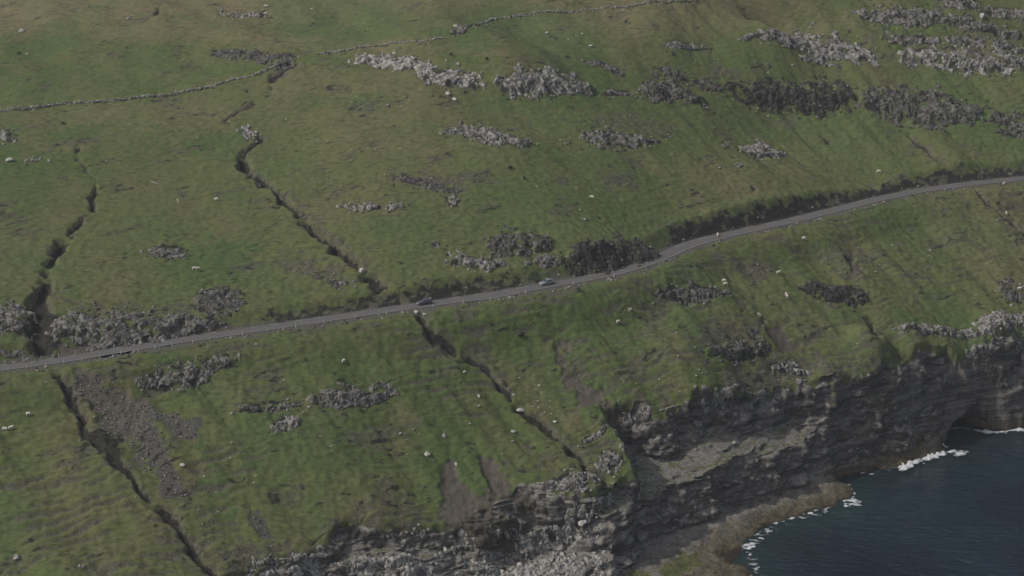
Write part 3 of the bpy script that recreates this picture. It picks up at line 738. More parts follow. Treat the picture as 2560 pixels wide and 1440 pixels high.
# ------------------------------------------------------------------ the hillside
def build_land():
    q = RES
    xs = [0.0]; dx = 0.40 * q
    while xs[-1] < 1500:
        if xs[-1] > 205: dx = min(dx * 1.12, 120)
        xs.append(xs[-1] + dx)
    xs = np.array(xs); xs = np.concatenate([-xs[:0:-1], xs])
    yb = np.arange(318, 745, 0.5)
    XX, YY = np.meshgrid(xs, yb)
    Zb = lookup(G0, np.clip(XX, GX0, GX1), YY)
    dz = np.diff(Zb, axis=0)
    sp = .34 * q * (yb[:-1] / 430.0)[:, None]
    wgt = np.sqrt(.25 + (1.5 * dz) ** 2) / sp
    # even out the sampling between neighbouring columns
    ker = np.ones(15) / 15
    cum = np.vstack([np.zeros(len(xs)), np.cumsum(wgt, 0)])
    N = int(np.percentile(cum[-1], 60))
    s = np.linspace(0, 1, N)
    Y = np.empty((N, len(xs)))
    for j in range(len(xs)):
        Y[:, j] = np.interp(s, cum[:, j] / cum[-1, j], yb)
    Ys = np.apply_along_axis(lambda a: np.convolve(np.pad(a, 7, mode='edge'), ker, 'valid'), 1, Y)
    ext0 = np.array([-300., -100., 50., 150., 220., 265., 290., 305.]); ext1 = 745 + np.cumsum(np.geomspace(.6, 320, 30))
    Y = np.vstack([np.repeat(ext0[:, None], len(xs), 1), Ys, np.repeat(ext1[:, None], len(xs), 1)])
    X = np.repeat(xs[None], len(Y), 0)
    nr, nc = X.shape
    z, m, e = full(X.ravel(), Y.ravel())
    V = np.stack([X.ravel(), Y.ravel(), z], 1).reshape(nr, nc, 3)
    # rock relief of the cliff, along the surface normal
    du = np.gradient(V, axis=1); dv = np.gradient(V, axis=0)
    Nn = np.cross(du, dv); Nn /= np.linalg.norm(Nn, axis=2, keepdims=True) + 1e-9
    u = e['u'].reshape(nr, nc); v = e['v'].reshape(nr, nc); zz = V[..., 2]
    cm = m['cliff'].reshape(nr, nc) * sstep(-2, 1, e['dS'].reshape(nr, nc))
    steep = 1 - Nn[..., 2]
    st = sstep(.1, .5, steep)
    bed = zz + .8 * fbm(u / 14, v / 14, 2, 101)
    rel = (1.5 * fbm(u / 8, bed / 8 + v / 30, 2, 103) + .45 * np.abs(fbm(u / 2.8, bed / 2.4, 2, 105)) * 2 - .35 + .22 * fbm(u / .9, bed / 3.0, 2, 109))
    flat = .40 * fbm(u / 4.5, v / 2.6, 3, 111) + .16 * fbm(u / 1.2, v / .9, 2, 113)
    V = V + Nn * (cm * (st * rel * 1.15 + (1 - st) * flat))[..., None]
    # the sea cave
    cx, cy = at_z([(2388, 1078)], 0.0)[0]
    cu, cv = uv(cx, cy)
    uu, vv = uv(V[..., 0], V[..., 1])
    r = np.clip(1 - ((uu - cu) / 7.6) ** 2, 0, 1)
    hc = 6.2 * np.sqrt(r) + .3 * pn(uu / 1.5, vv * 0, 5)
    push = (r > 0) * (np.abs(vv - cv) < 14) * sstep(0, .35, hc - V[..., 2])
    V[..., 0] += push * -SU * 13; V[..., 1] += push * CU * 13
    V[..., 2] -= push * 1.2 * (1 - V[..., 2] / 6).clip(0, 1)
    V = V.reshape(-1, 3)
    keep = grid_quads(nr, nc)
    attrs = {k: m[k] for k in KINDS + ('cliff',)}
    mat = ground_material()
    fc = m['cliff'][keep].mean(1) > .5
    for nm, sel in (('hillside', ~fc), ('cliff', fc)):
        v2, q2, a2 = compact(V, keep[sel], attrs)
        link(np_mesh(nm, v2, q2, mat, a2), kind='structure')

def place_z(x, y):
    x = np.atleast_1d(np.asarray(x, float)); y = np.atleast_1d(np.asarray(y, float))
    return full(x, y)[0]

RES = 1.0
build_land()

G1 = make_grid(lambda x, y: full(x, y)[0], 1.0)

# ------------------------------------------------------------------ rock outcrops
def worley_t(x, y, seed):
    ix = np.floor(x); iy = np.floor(y)
    f1 = np.full(x.shape, 9.0); f2 = np.full(x.shape, 9.0); rv = np.zeros(x.shape); ox = np.zeros(x.shape); oy = np.zeros(x.shape); r2 = np.zeros(x.shape)
    for a in (-1, 0, 1):
        for b in (-1, 0, 1):
            cx = ix + a; cy = iy + b
            px = cx + rnd2(cx, cy, seed); py = cy + rnd2(cx, cy, seed + 5)
            d = np.hypot(px - x, py - y); nr = d < f1
            f2 = np.where(nr, f1, np.minimum(f2, d))
            rv = np.where(nr, rnd2(cx, cy, seed + 9), rv); r2 = np.where(nr, rnd2(cx, cy, seed + 13), r2)
            ox = np.where(nr, x - px, ox); oy = np.where(nr, y - py, oy)
            f1 = np.where(nr, d, f1)
    return f1, f2, rv, r2, ox, oy

ROCKM = {}
def rock_mat(p):
    k = round(p * 4) / 4
    if k not in ROCKM:
        ROCKM[k] = rock_material('rock_%d' % int(k * 100), k)
    return ROCKM[k]

def biggest(Q, n):
    """only the largest connected piece"""
    lab = np.arange(n)
    for _ in range(400):
        m = lab[Q].min(1); new = lab.copy()
        for k in range(4):
            np.minimum.at(new, Q[:, k], m)
        new = new[new]
        if (new == lab).all():
            break
        lab = new
    l = lab[Q[:, 0]]
    u_, c_ = np.unique(l, return_counts=True)
    return Q[l == u_[c_.argmax()]]

def build_crag(c, seed, cat, name):
    T, B, h, pale, cell, dens, lab = c
    x0 = min(T[0, 0], B[0, 0]) - 2.5; x1 = max(T[-1, 0], B[-1, 0]) + 2.5
    y0 = B[:, 1].min() - 2.5; y1 = T[:, 1].max() + 3
    st = .21 * RES * (y0 / 430.0)
    st = max(st, math.sqrt((x1 - x0) * (y1 - y0) / 90000.0))
    xs = np.arange(x0, x1, st)
    yf = np.arange(y0, y1, .12)
    XF, YF = np.meshgrid(xs, yf); ZF = lookup(G1, XF, YF)
    cum = np.vstack([np.zeros(len(xs)), np.cumsum(np.sqrt(.12 ** 2 * .5 + (1.1 * np.diff(ZF, axis=0)) ** 2), 0)])
    N = int(min(cum[-1].mean() / (st * .85), 130000 / len(xs)))
    tt = np.linspace(0, 1, N)
    Y = np.stack([np.interp(tt, cum[:, j] / cum[-1, j], yf) for j in range(len(xs))], 1)
    kk = np.ones(9) / 9
    Y = np.apply_along_axis(lambda a: np.convolve(np.pad(a, 4, mode='edge'), kk, 'valid'), 1, Y)
    X = np.repeat(xs[None], N, 0); sh = X.shape
    X = X.ravel(); Y = Y.ravel()
    q0, e0, lo, hi = crag_q(X, Y, T, B)
    near = (q0 > -.7) & (q0 < 1.7) & (e0 > -2.5)
    z = np.full(X.shape, -50.0)
    zi, m, ee = full(X[near], Y[near]); z[near] = zi
    wx = X + .5 * cell * fbm(X / (2.2 * cell), Y / (2.2 * cell), 2, seed + 1); wy = Y + .5 * cell * fbm(X / (2.2 * cell), Y / (2.2 * cell), 2, seed + 2)
    wy = wy + .85 * np.where(near, z, 0)
    f1, f2, rv, r2, ox, oy = worley_t(wx / (cell * .85), wy * .70 / cell, seed)
    g1, g2, sv, s2, px, py = worley_t(wx / (cell * .38) + 7, wy * .85 / (cell * .42), seed + 3)
    en = sstep(-.5, 3.0, e0)
    wob = fbm(X / 4.5, Y / 3.5, 4, seed + 8)
    qw = q0 + .34 * wob
    edge = sstep(-.10, .10, qw) * (1 - sstep(.35, 1.35, qw)) * sstep(-2, 4.0, e0 + 2.5 * wob)
    rag = fbm(X / 3.2, Y / 2.6, 3, seed + 4)
    p = edge * 1.12 + .80 * rag - (1.08 - dens) * (.25 + .9 * rv) - .46 + .50 * (rv - .5) + .22 * (sv - .5)
    pres = sstep(0, .22, p)
    blk = sstep(.0, .22, f2 - f1); sb = sstep(0, .25, g2 - g1)
    amp = .40 * cell
    lift = amp * (.10 + .42 * rv) * blk + amp * ((r2 - .5) * ox * .7 + (rv - .55) * oy * .6) * blk + .30 * amp * (sv - .3) * sb
    lift = lift + .07 * fbm(X / .5, Y / .5, 2, seed + 6)
    dd = (.15 + .58 * lift - .20 * (1 - blk) - .10 * (1 - sb) + .05 * fbm(X / .35, Y / .35 + z / .35, 2, seed + 15)) * pres - .35 * (1 - pres)
    zs = np.where(near, z, np.nan).reshape(sh)
    zsm = zs.copy()
    for _ in range(3):
        pad = np.pad(zsm, 1, mode='edge')
        zsm = np.nanmean(np.stack([pad[1:-1, 1:-1], pad[:-2, 1:-1], pad[2:, 1:-1], pad[1:-1, :-2], pad[1:-1, 2:]]), 0)
    P3d = np.stack([X.reshape(sh), Y.reshape(sh), np.nan_to_num(zsm)], 2)
    nn_ = np.cross(np.gradient(P3d, axis=1), np.gradient(P3d, axis=0)).reshape(-1, 3)
    nn_ /= np.linalg.norm(nn_, axis=1, keepdims=True) + 1e-9
    V = np.stack([X, Y, z + .25 * pres], 1) + nn_ * dd[:, None]
    Q = grid_quads(*sh)
    ok = near & (edge > .04)
    Q = Q[ok[Q].all(1)]
    Q = biggest(Q, len(V))
    if len(Q) < 8:
        print('EMPTY', lab); return None
    lich = np.clip(.4 * rv + .6 * sv, 0, 1)
    V2, Q2, A2 = compact(V, Q, {'rv': lich})
    o = np_mesh(name, V2, Q2, rock_mat(pale), A2)
    return link(o, lab, cat)

for k, c in enumerate(CRAGS):
    build_crag(c, 1000 + 31 * k, 'rock outcrop', 'rock_outcrop')
for k, c in enumerate(RIMS):
    build_crag(c, 5000 + 31 * k, 'cliff ledge', 'cliff_ledge')

# ------------------------------------------------------------------ the sea and its surf
def sea_material():
    M = Mat('sea_water', .16, .5)
    M.b.inputs['IOR'].default_value = 1.33
    n = M.noise(.02, 3, .5)
    M.put(M.b.inputs['Base Color'], M.mix(M.rng(n, .35, .65), M.mix(M.attr('shallow'), (.004, .010, .020), (.008, .021, .025)), M.mix(M.attr('shallow'), (.009, .020, .034), (.014, .034, .038))))
    ROT = math.radians(-18)
    h = M.math('ADD', M.math('MULTIPLY', M.noise(.22, 4, .6, M.map((.6, 1.6, 1), ROT), .6), 1.6), M.math('ADD', M.noise(.7, 3, .6, M.map((.5, 1.5, 1), ROT), .5), M.math('MULTIPLY', M.noise(2.6, 2, .5, M.map((.6, 1.4, 1), ROT)), .3)))
    M.bump(h, 1.0, 1.1)
    return M.m
def build_sea():
    xs = np.concatenate([np.linspace(-3000, -260, 12), np.arange(-250, 400, 2.0), np.linspace(410, 4000, 14)])
    ys = np.concatenate([np.linspace(-2500, 230, 12), np.arange(240, 640, 2.0), np.linspace(660, 900, 6)])
    X, Y = np.meshgrid(xs, ys)
    Z = .16 * fbm(X / 9, Y / 5, 2, 201) * ((X > -250) & (X < 400) & (Y > 240))
    dS = sdist(X.ravel(), Y.ravel(), CLP['S'], len(CL['S']))
    link(np_mesh('sea', np.stack([X.ravel(), Y.ravel(), Z.ravel()], 1), grid_quads(*X.shape), sea_material(), {'shallow': np.exp(np.minimum(dS, 0) / 9.0)}), kind='structure')
build_sea()

FOAM = [  # outline, strength, height of the splash
 ([(2238,1148),(2262,1136),(2300,1136),(2352,1126),(2368,1136),(2330,1148),(2290,1160),(2268,1178),(2250,1176)],1.05,.6),
 ([(2366,1132),(2380,1124),(2416,1130),(2420,1140),(2390,1142)],.8,.3),
 ([(2450,1078),(2490,1070),(2600,1058),(2600,1070),(2520,1082),(2470,1084)],1.0,.4),
 ([(2105,1258),(2130,1244),(2150,1254),(2150,1266),(2110,1268)],.75,.3),
 ([(2046,1192),(2058,1188),(2072,1198),(2060,1202)],.7,.3),
 ([(1876,1342),(1930,1312),(2010,1282),(2080,1268),(2060,1292),(1980,1300),(1930,1325),(1895,1355)],.55,.25),
 ([(1845,1372),(1890,1345),(1920,1322),(1925,1330),(1890,1365),(1860,1385)],.75,.3),
 ([(1860,1375),(1885,1385),(1905,1420),(1915,1460),(1880,1450),(1868,1405)],.55,.25),
 ([(2150,1182),(2240,1168),(2250,1178),(2180,1190),(2120,1192)],.45,.2),
]
def build_foam():
    xs = np.arange(40, 215, .28); ys = np.arange(355, 520, .28)
    X, Y = np.meshgrid(xs, ys); sh = X.shape; X = X.ravel(); Y = Y.ravel()
    dS = sdist(X, Y, CLP['S'], len(CL['S'])) + .6 * fbm(X / 3, Y / 3, 2, 210)
    k = .86 * np.exp(-((dS + .25) / .7) ** 2) * sstep(-.6, .4, fbm(X / 16, Y / 16, 2, 211) + .05)
    hh = np.full(X.shape, .12)
    for P, s_, hgt in FOAM:
        P = at_z(P, 0.0)
        d = sdist(X, Y, P)
        kk = s_ * sstep(-1.8, .8, d + .9 * fbm(X / 2.5, Y / 2, 2, 212))
        hh = np.maximum(hh, hgt * kk / s_); k = np.maximum(k, kk)
    n = .7 * fbm(X / 1.8, Y / 1.5, 4, 213) - 1.0 * np.abs(fbm(X / 3.0 + .5 * pn(X / 2, Y / 2, 3), Y / 2.4, 2, 214)) + .22
    p = k * 1.15 + n * .60 - .56
    Z = .10 + hh * np.clip(p, 0, 1) * (1 + .8 * fbm(X / 1.2, Y / .8, 2, 215))
    Q = grid_quads(*sh); Q = Q[(p[Q] > 0).all(1)]
    V, Q, A = compact(np.stack([X, Y, Z], 1), Q, {'d': np.clip(p, 0, 1)})
    M = Mat('sea_foam', .7, .2)
    M.color(M.mix(M.rng(M.math('ADD', M.attr('d'), M.math('MULTIPLY', M.noise(2.2, 4, .7), .5)), .22, .85), (.020, .030, .038), (.46, .48, .50)))
    link(np_mesh('sea_foam', V, Q, M.m, A), kind='stuff')
build_foam()

# ------------------------------------------------------------------ road
def smooth_path(P, step=1.0):
    s = np.concatenate([[0], np.cumsum(np.hypot(*np.diff(P, axis=0).T))])
    t = np.arange(0, s[-1], step)
    x = np.interp(t, s, P[:, 0]); y = np.interp(t, s, P[:, 1])
    k = np.hanning(15); k /= k.sum()
    f = lambda a: np.convolve(np.pad(a, 7, mode='edge'), k, 'valid')
    return np.stack([f(x), f(y)], 1)
RC = smooth_path(ROADXY)
RT = np.gradient(RC, axis=0); RT /= np.linalg.norm(RT, axis=1, keepdims=True)
RN = np.stack([-RT[:, 1], RT[:, 0]], 1)
rpx = np.interp(RC[:, 0], ROADXY[:, 0], RPX)
widen = .9 * np.exp(-((rpx - 1215) / 60) ** 2) + .5 * sstep(1600, 1680, rpx) * (1 - sstep(1760, 1850, rpx))
def ribbon(name, offs, zo, mat, jit=0.0, kind='structure', sel=None):
    n = len(RC); cols = []
    for k, o_ in enumerate(offs):
        o = o_ * np.ones(n) + (np.sign(o_) * widen * (o_ < 0) if abs(o_) > 1 else 0)
        if jit and k in (0, len(offs) - 1):
            o = o + jit * fbm(np.arange(n) / 3.0, np.zeros(n) + k, 3, 301)
        cols.append(np.concatenate([RC + RN * o[:, None], (ROAD_Z + zo + .03 * (1 - (o / 3) ** 2))[:, None]], 1))
    V = np.stack(cols, 1)
    Q = grid_quads(n, len(offs))[:, ::-1]
    if sel is not None:
        Q = Q[sel[Q // len(offs)].all(1)]
    return np_mesh(name, V.reshape(-1, 3), Q, mat, {'off': np.tile(np.asarray(offs, float), n)})
M = Mat('asphalt', .85, .25)
nn = M.noise(.35, 3, .6, M.map((.4, 1, 1), 0)); nf = M.noise(5.0, 3, .7)
M.bump(nf, .3, .03)
tyre = M.math('ABSOLUTE', M.math('SUBTRACT', M.math('ABSOLUTE', M.attr('off')), .8))
ASPH = M.color(M.mix(M.rng(tyre, .0, .5, .0, .45), (.078, .076, .076), M.mix(M.math('MULTIPLY', M.rng(nf, .4, .7), .5), M.mix(M.rng(nn, .35, .65), (.082, .079, .079), (.115, .111, .110)), (.140, .136, .133))))
link(ribbon('road', [-1.8, -1.25, -.85, -.4, 0, .4, .85, 1.25, 1.8], .10, ASPH, .22), kind='structure')
LINEM = flat_material('worn_paint', (.34, .34, .33), .8, .2, var=.25)
dash = (np.sin(rpx / 9.0) > -.2) & (fbm(np.arange(len(RC)) / 20.0, np.zeros(len(RC)), 2, 305) > -.25)
link(ribbon('road_line', [-1.66, -1.56], .116, LINEM, sel=(rpx < 3000)), kind='structure')
link(ribbon('road_line', [1.56, 1.66], .116, LINEM, sel=dash), kind='structure')

# ------------------------------------------------------------------ stones
def stone_mesh(name, mat, seed, flat=.7, sub=2):
    rng = random.Random(seed)
    bm = bmesh.new(); bmesh.ops.create_icosphere(bm, subdivisions=sub, radius=1)
    off = Vector((rng.uniform(0, 99), rng.uniform(0, 99), rng.uniform(0, 99)))
    from mathutils import noise as mn
    cuts = [(Vector((rng.gauss(0, 1), rng.gauss(0, 1), rng.gauss(0, .7))).normalized(), rng.uniform(.55, .85)) for _ in range(9)]
    for v in bm.verts:
        p = v.co.copy()
        for nrm, dd in cuts:
            d = p.dot(nrm) - dd
            if d > 0: p -= nrm * d
        p *= 1 + .16 * mn.noise(p * 1.7 + off)
        v.co = Vector((p.x, p.y * .85, p.z * flat))
    me = bpy.data.meshes.new(name); bm.to_mesh(me); bm.free()
    me.materials.append(mat)
    return me
def stone_material(name, a, b):
    M = Mat(name, .9, .15)
    n = M.noise(2.5, 4, .65)
    M.bump(n, .5, .1)
    return M.color(M.mix(M.rng(n, .35, .65), a, b))
PALE = stone_material('pale_stone', (.20, .195, .18), (.40, .39, .365))
GREY = stone_material('grey_stone', (.12, .115, .11), (.27, .26, .245))

def P3(pts):
    xy = cast(np.array(pts, float), G1)
    return np.concatenate([xy, place_z(xy[:, 0], xy[:, 1])[:, None]], 1)

PXM = 1.0 / FPX
def size_at(p, px):
    return px * PXM * math.sqrt(p[0] ** 2 + p[1] ** 2 + (CAM_Z - p[2]) ** 2)

BOULD = [  # x, y, width in photo pixels, mesh variety, label
 (42,1390,20,'grey round-topped boulder alone on the grass in the bottom corner, with a dark flank'),
 (199,1412,10,'left one of two grey boulders side by side near the bottom edge'),
 (209,1416,10,'right one of two grey boulders side by side near the bottom edge'),
 (457,1161,13,'pale boulder between the scree tongue and the striped grass'),
 (1068,1131,18,'big pale boulder at the head of the pale grass strip above the brown slip'),
 (1111,1087,15,'upright grey boulder on the striped grass above the brown slip'),
 (1000,1083,11,'pale boulder left of the upright grey boulder on the striped grass'),
 (1140,1159,11,'pale boulder on the upper rim of the brown slip'),
 (1197,988,10,'white boulder left of the lower gully below the road'),
 (1197,1014,9,'grey boulder just under the white boulder beside the lower gully'),
 (1283,989,9,'white boulder on the right bank of the lower gully'),
 (1301,1024,18,'wide pale slab lying across the lower gully'),
 (1388,1052,11,'pale boulder among the white stones right of the lower gully'),
 (1162,927,13,'pale boulder on the grass left of the bend of the lower gully'),
 (1285,1077,14,'pale boulder in a dark stony hollow left of the gully mouth'),
 (968,262,12,'grey boulder alone on the green basin below the pale crest'),
 (1120,232,15,'flat pale slab just below the long pale outcrop'),
 (1137,246,14,'second flat slab below the long pale outcrop, lower than the first'),
 (1368,81,11,'grey boulder alone on the upper pasture above the crest'),
 (1476,113,12,'pale pointed boulder on the upper pasture in a green patch'),
 (905,675,17,'large white boulder lying in the long gully just above the road'),
 (1897,786,13,'pale boulder at the top of the narrow brown slip'),
 (2511,457,9,'white boulder just under the road near the right edge'),
 (1799,418,9,'white stone below the little dark outcrop on the right slope'),
 (24,398,17,'white flat slab at the left edge in the upper pasture'),
 (665,14,11,'pale boulder among sparse rocks at the top edge'),
 (664,32,10,'pale boulder under the one at the top edge among sparse rocks'),
 (322,45,11,'pale flat stone in the upper left pasture below the small stream'),
 (54,76,13,'pale boulder with small stones in the top left corner'),
 (1835,1104,12,'pale round boulder on a ledge of the dark sea cliff'),
 (2418,1218,0,''),
 (1463,548,9,'small grey boulder on the green slope above the road cutting'),
 (1040,778,12,'pale block at the culvert where the gully passes under the road'),
 (1063,784,11,'pale block right of the culvert under the road'),
 (1140,62,14,'pale reddish block in the gap of the upper wall'),
 (930,1268,0,''),
 (1255,1428,22,'white slab standing on the boulder shelf at the bottom edge'),
 (1292,1426,24,'big white block right of the standing slab at the bottom edge'),
 (1300,1412,18,'flat pale slab behind the big white block at the bottom edge'),
 (1410,1318,0,''),
 (1455,1302,26,'big pale knob at the notched rim of the foreground headland'),
 (1110,1368,18,'pale round knob in the middle of the boulder row on the cliff rim'),
 (640,328,12,'pale stone at the head of the long gully'),
 (124,400,10,'grey stone heap left of the small left gully'),
 (2455,38,16,'pale flat block at the top right corner on the pasture'),
]
BOULD = [b for b in BOULD if b[2] > 0]
BMESH = [stone_mesh('boulder', PALE, 11 + i, .62 + .1 * (i % 3), 3) for i in range(5)]
GMESH = [stone_mesh('boulder', GREY, 31 + i, .75, 3) for i in range(3)]
pts = P3([(b[0], b[1] + b[2] * .25) for b in BOULD])
rg = random.Random(4)
for b, p in zip(BOULD, pts):
    grey = 'grey' in b[3]
    o = bpy.data.objects.new('boulder', rg.choice(GMESH if grey else BMESH))
    r = size_at(p, b[2]) / 2
    o.scale = (r * 1.15, r * 1.1, r * 1.1)
    o.rotation_euler = (rg.uniform(-.2, .2), rg.uniform(-.2, .2), rg.uniform(0, 6.28))
    o.location = (p[0], p[1], p[2] + r * .18)
    link(o, b[3], 'boulder')

# smaller white stones, singly
WS = {
 'small white stone on the grass right of the lower gully': ('white stones right of the lower gully', [(1348,965),(1352,980),(1340,992),(1330,975),(1345,1003),(1375,1018),(1362,1030),(1358,1034),(1370,1036),(1378,1034),(1392,1040),(1318,1012),(1332,1016),(1352,1040),(1385,1046),(1408,1050),(1334,1006),(1326,958),(1300,945),(1395,1028),(1346,1018),(1375,1002)]),
 'small white stone on the grass between the two brown slips and the cliff': ('white stones above the middle cliff', [(1840,850),(1762,905),(1752,880),(1738,868),(1748,925),(1772,940),(1695,890),(1640,970),(1648,950),(1672,958),(1700,978),(1615,975),(1590,960),(1560,955),(1735,890),(1708,870),(1720,842),(1690,830),(1660,845),(1755,932),(1766,930),(1741,940)]),
 'small white stone on the right slope below the road': ('white stones on the right slope', [(2070,605),(2090,617),(2145,620),(2160,650),(2270,592),(2275,600),(2325,626),(2322,638),(2230,613),(2453,583),(2477,630),(2478,655),(2360,640),(2337,705),(2440,738),(2435,745),(2410,720),(2143,836),(2142,858),(2142,892),(2040,788),(2034,824),(2190,680),(2200,662),(2450,598),(2492,551)]),
 'small white stone on the striped grass of the lower left slope': ('white stones on the striped grass', [(580,1108),(610,1137),(575,1145),(510,1192),(540,1230),(545,1280),(577,1284),(590,1300),(635,1208),(640,1190),(560,1250),(505,1310),(380,1303),(375,1305),(338,1243),(300,1236),(490,1365),(555,1398),(790,1105),(828,1115),(830,1150),(800,1090),(1033,1075),(1048,1084),(1016,1098),(1178,1043),(1018,1135),(1175,1060),(1236,1118),(1247,1123),(1254,1135),(1281,1103)]),
 'small pale stone on the grass just below the road on the left': ('pale stones below the left road', [(416,884),(334,890),(478,886),(283,958),(116,956),(80,890),(640,860),(800,960),(710,950),(600,980),(500,982),(840,940)]),
 'small pale stone on the long slope above the road': ('pale stones on the slope above the road', [(980,300),(1060,215),(1050,225),(1003,265),(1023,250),(1120,272),(715,298),(760,340),(795,352),(820,353),(880,375),(940,372),(1000,372),(1400,350),(1412,360),(1324,470),(1342,466),(1360,450),(1440,470),(1453,548),(1500,540),(1450,525),(620,510),(765,520),(325,310),(355,310),(420,320),(440,328),(495,345),(265,402),(880,255),(892,240)]),
 'small pale stone on the upper pasture': ('pale stones on the upper pasture', [(920,72),(910,58),(960,48),(1110,104),(1300,98),(1440,88),(1455,84),(1420,98),(1385,100),(1560,130),(1190,70),(1240,75),(780,22),(740,20),(700,15),(605,10),(155,15),(147,20),(68,135),(100,82),(290,33),(318,73),(300,157),(316,160),(536,42),(582,48),(665,62),(685,55),(725,84),(1725,38),(1980,8),(1740,150),(1795,148),(1920,180),(1982,162),(1560,25)]),
}
SM = [stone_mesh('stone', PALE, 60 + i, .65, 2) for i in range(4)]
for lab, (grp, P) in WS.items():
    p3 = P3(P)
    for p in p3:
        o = bpy.data.objects.new('stone', rg.choice(SM))
        r = size_at(p, 1.5 + 2.2 * rg.random() ** 2)
        o.scale = (r * rg.uniform(.9, 1.5), r, r * rg.uniform(.8, 1.1)); o.rotation_euler = (0, 0, rg.uniform(0, 6.28))
        o.location = (p[0], p[1], p[2] + r * .05)
        link(o, lab, 'stone', grp)

# loose stone past counting: scree tongues, road edge, foot of the outcrops
def build_rubble():
    rs_ = np.random.RandomState(5)
    bm = bmesh.new(); bmesh.ops.create_icosphere(bm, subdivisions=1, radius=1)
    bv = np.array([v.co[:] for v in bm.verts]); bf = np.array([[v.index for v in f.verts] for f in bm.faces]); bm.free()
    xs, sz = [], []
    def take(P, n, smin, smax):
        lo = P.min(0); hi = P.max(0)
        c = lo + rs_.rand(n * 4, 2) * (hi - lo)
        c = c[inside(c[:, 0], c[:, 1], P)][:n]
        xs.append(c); sz.append(smin + (smax - smin) * rs_.rand(len(c)) ** 2.5)
    for kind, P, soft, stg in PATCHES:
        area = abs(np.dot(P[:, 0], np.roll(P[:, 1], 1)) - np.dot(P[:, 1], np.roll(P[:, 0], 1))) / 2
        if kind == 'scree': take(P, int(area * 3.2), .07, .30)
        if kind == 'heath': take(P, int(area * .35), .10, .32)
        if kind == 'dirt': take(P, int(area * .15), .08, .3)
    for T, B, h, pale, cell, dens, lab in CRAGS + RIMS:
        P = np.vstack([B - [0, 2.0], T[::-1] + [0, .5]])
        area = abs(np.dot(P[:, 0], np.roll(P[:, 1], 1)) - np.dot(P[:, 1], np.roll(P[:, 0], 1))) / 2
        take(P, int(area * .5), .12, .5)
    # road edge rubble
    i = rs_.randint(0, len(RC), 1500); o = -(2.7 + 2.2 * rs_.rand(1500) ** 1.6) - widen[i]
    k = fbm(i / 9.0, np.zeros(1500), 2, 311) > -.1
    xs.append((RC[i] + RN[i] * o[:, None])[k]); sz.append((.10 + .35 * rs_.rand(1500) ** 3)[k])
    i = rs_.randint(0, len(RC), 500); o = 2.8 + 1.6 * rs_.rand(500)
    xs.append(RC[i] + RN[i] * o[:, None]); sz.append(.08 + .3 * rs_.rand(500) ** 3)
    X = np.vstack(xs); S = np.concatenate(sz)
    ok = (X[:, 1] < 720) & (np.abs(X[:, 0]) < 240); X = X[ok]; S = S[ok]
    Z = place_z(X[:, 0], X[:, 1])
    n = len(X); nv = len(bv)
    jit = 1 + .35 * (rs_.rand(n, nv, 1) - .5)
    sc = np.stack([S * (.8 + .6 * rs_.rand(n)), S * (.8 + .4 * rs_.rand(n)), S * (.55 + .4 * rs_.rand(n))], 1)[:, None, :]
    a = rs_.rand(n) * 6.28; ca, sa = np.cos(a)[:, None], np.sin(a)[:, None]
    P = bv[None] * jit * sc
    V = np.stack([P[..., 0] * ca - P[..., 1] * sa, P[..., 0] * sa + P[..., 1] * ca, P[..., 2]], 2) + np.concatenate([X, (Z + .15 * S)[:, None]], 1)[:, None, :]
    F = bf[None] + (np.arange(n) * nv)[:, None, None]
    rv = np.repeat(rs_.rand(n), nv)
    print('rubble', n)
    M = Mat('loose_stone', .92, .15)
    M.color(M.mix(M.rng(M.attr('rv'), .2, 1.0), (.046, .044, .041), (.20, .192, .178)))
    link(np_mesh('rubble', V.reshape(-1, 3), F.reshape(-1, 3), M.m, {'rv': rv}, smooth=False), kind='stuff')
build_rubble()

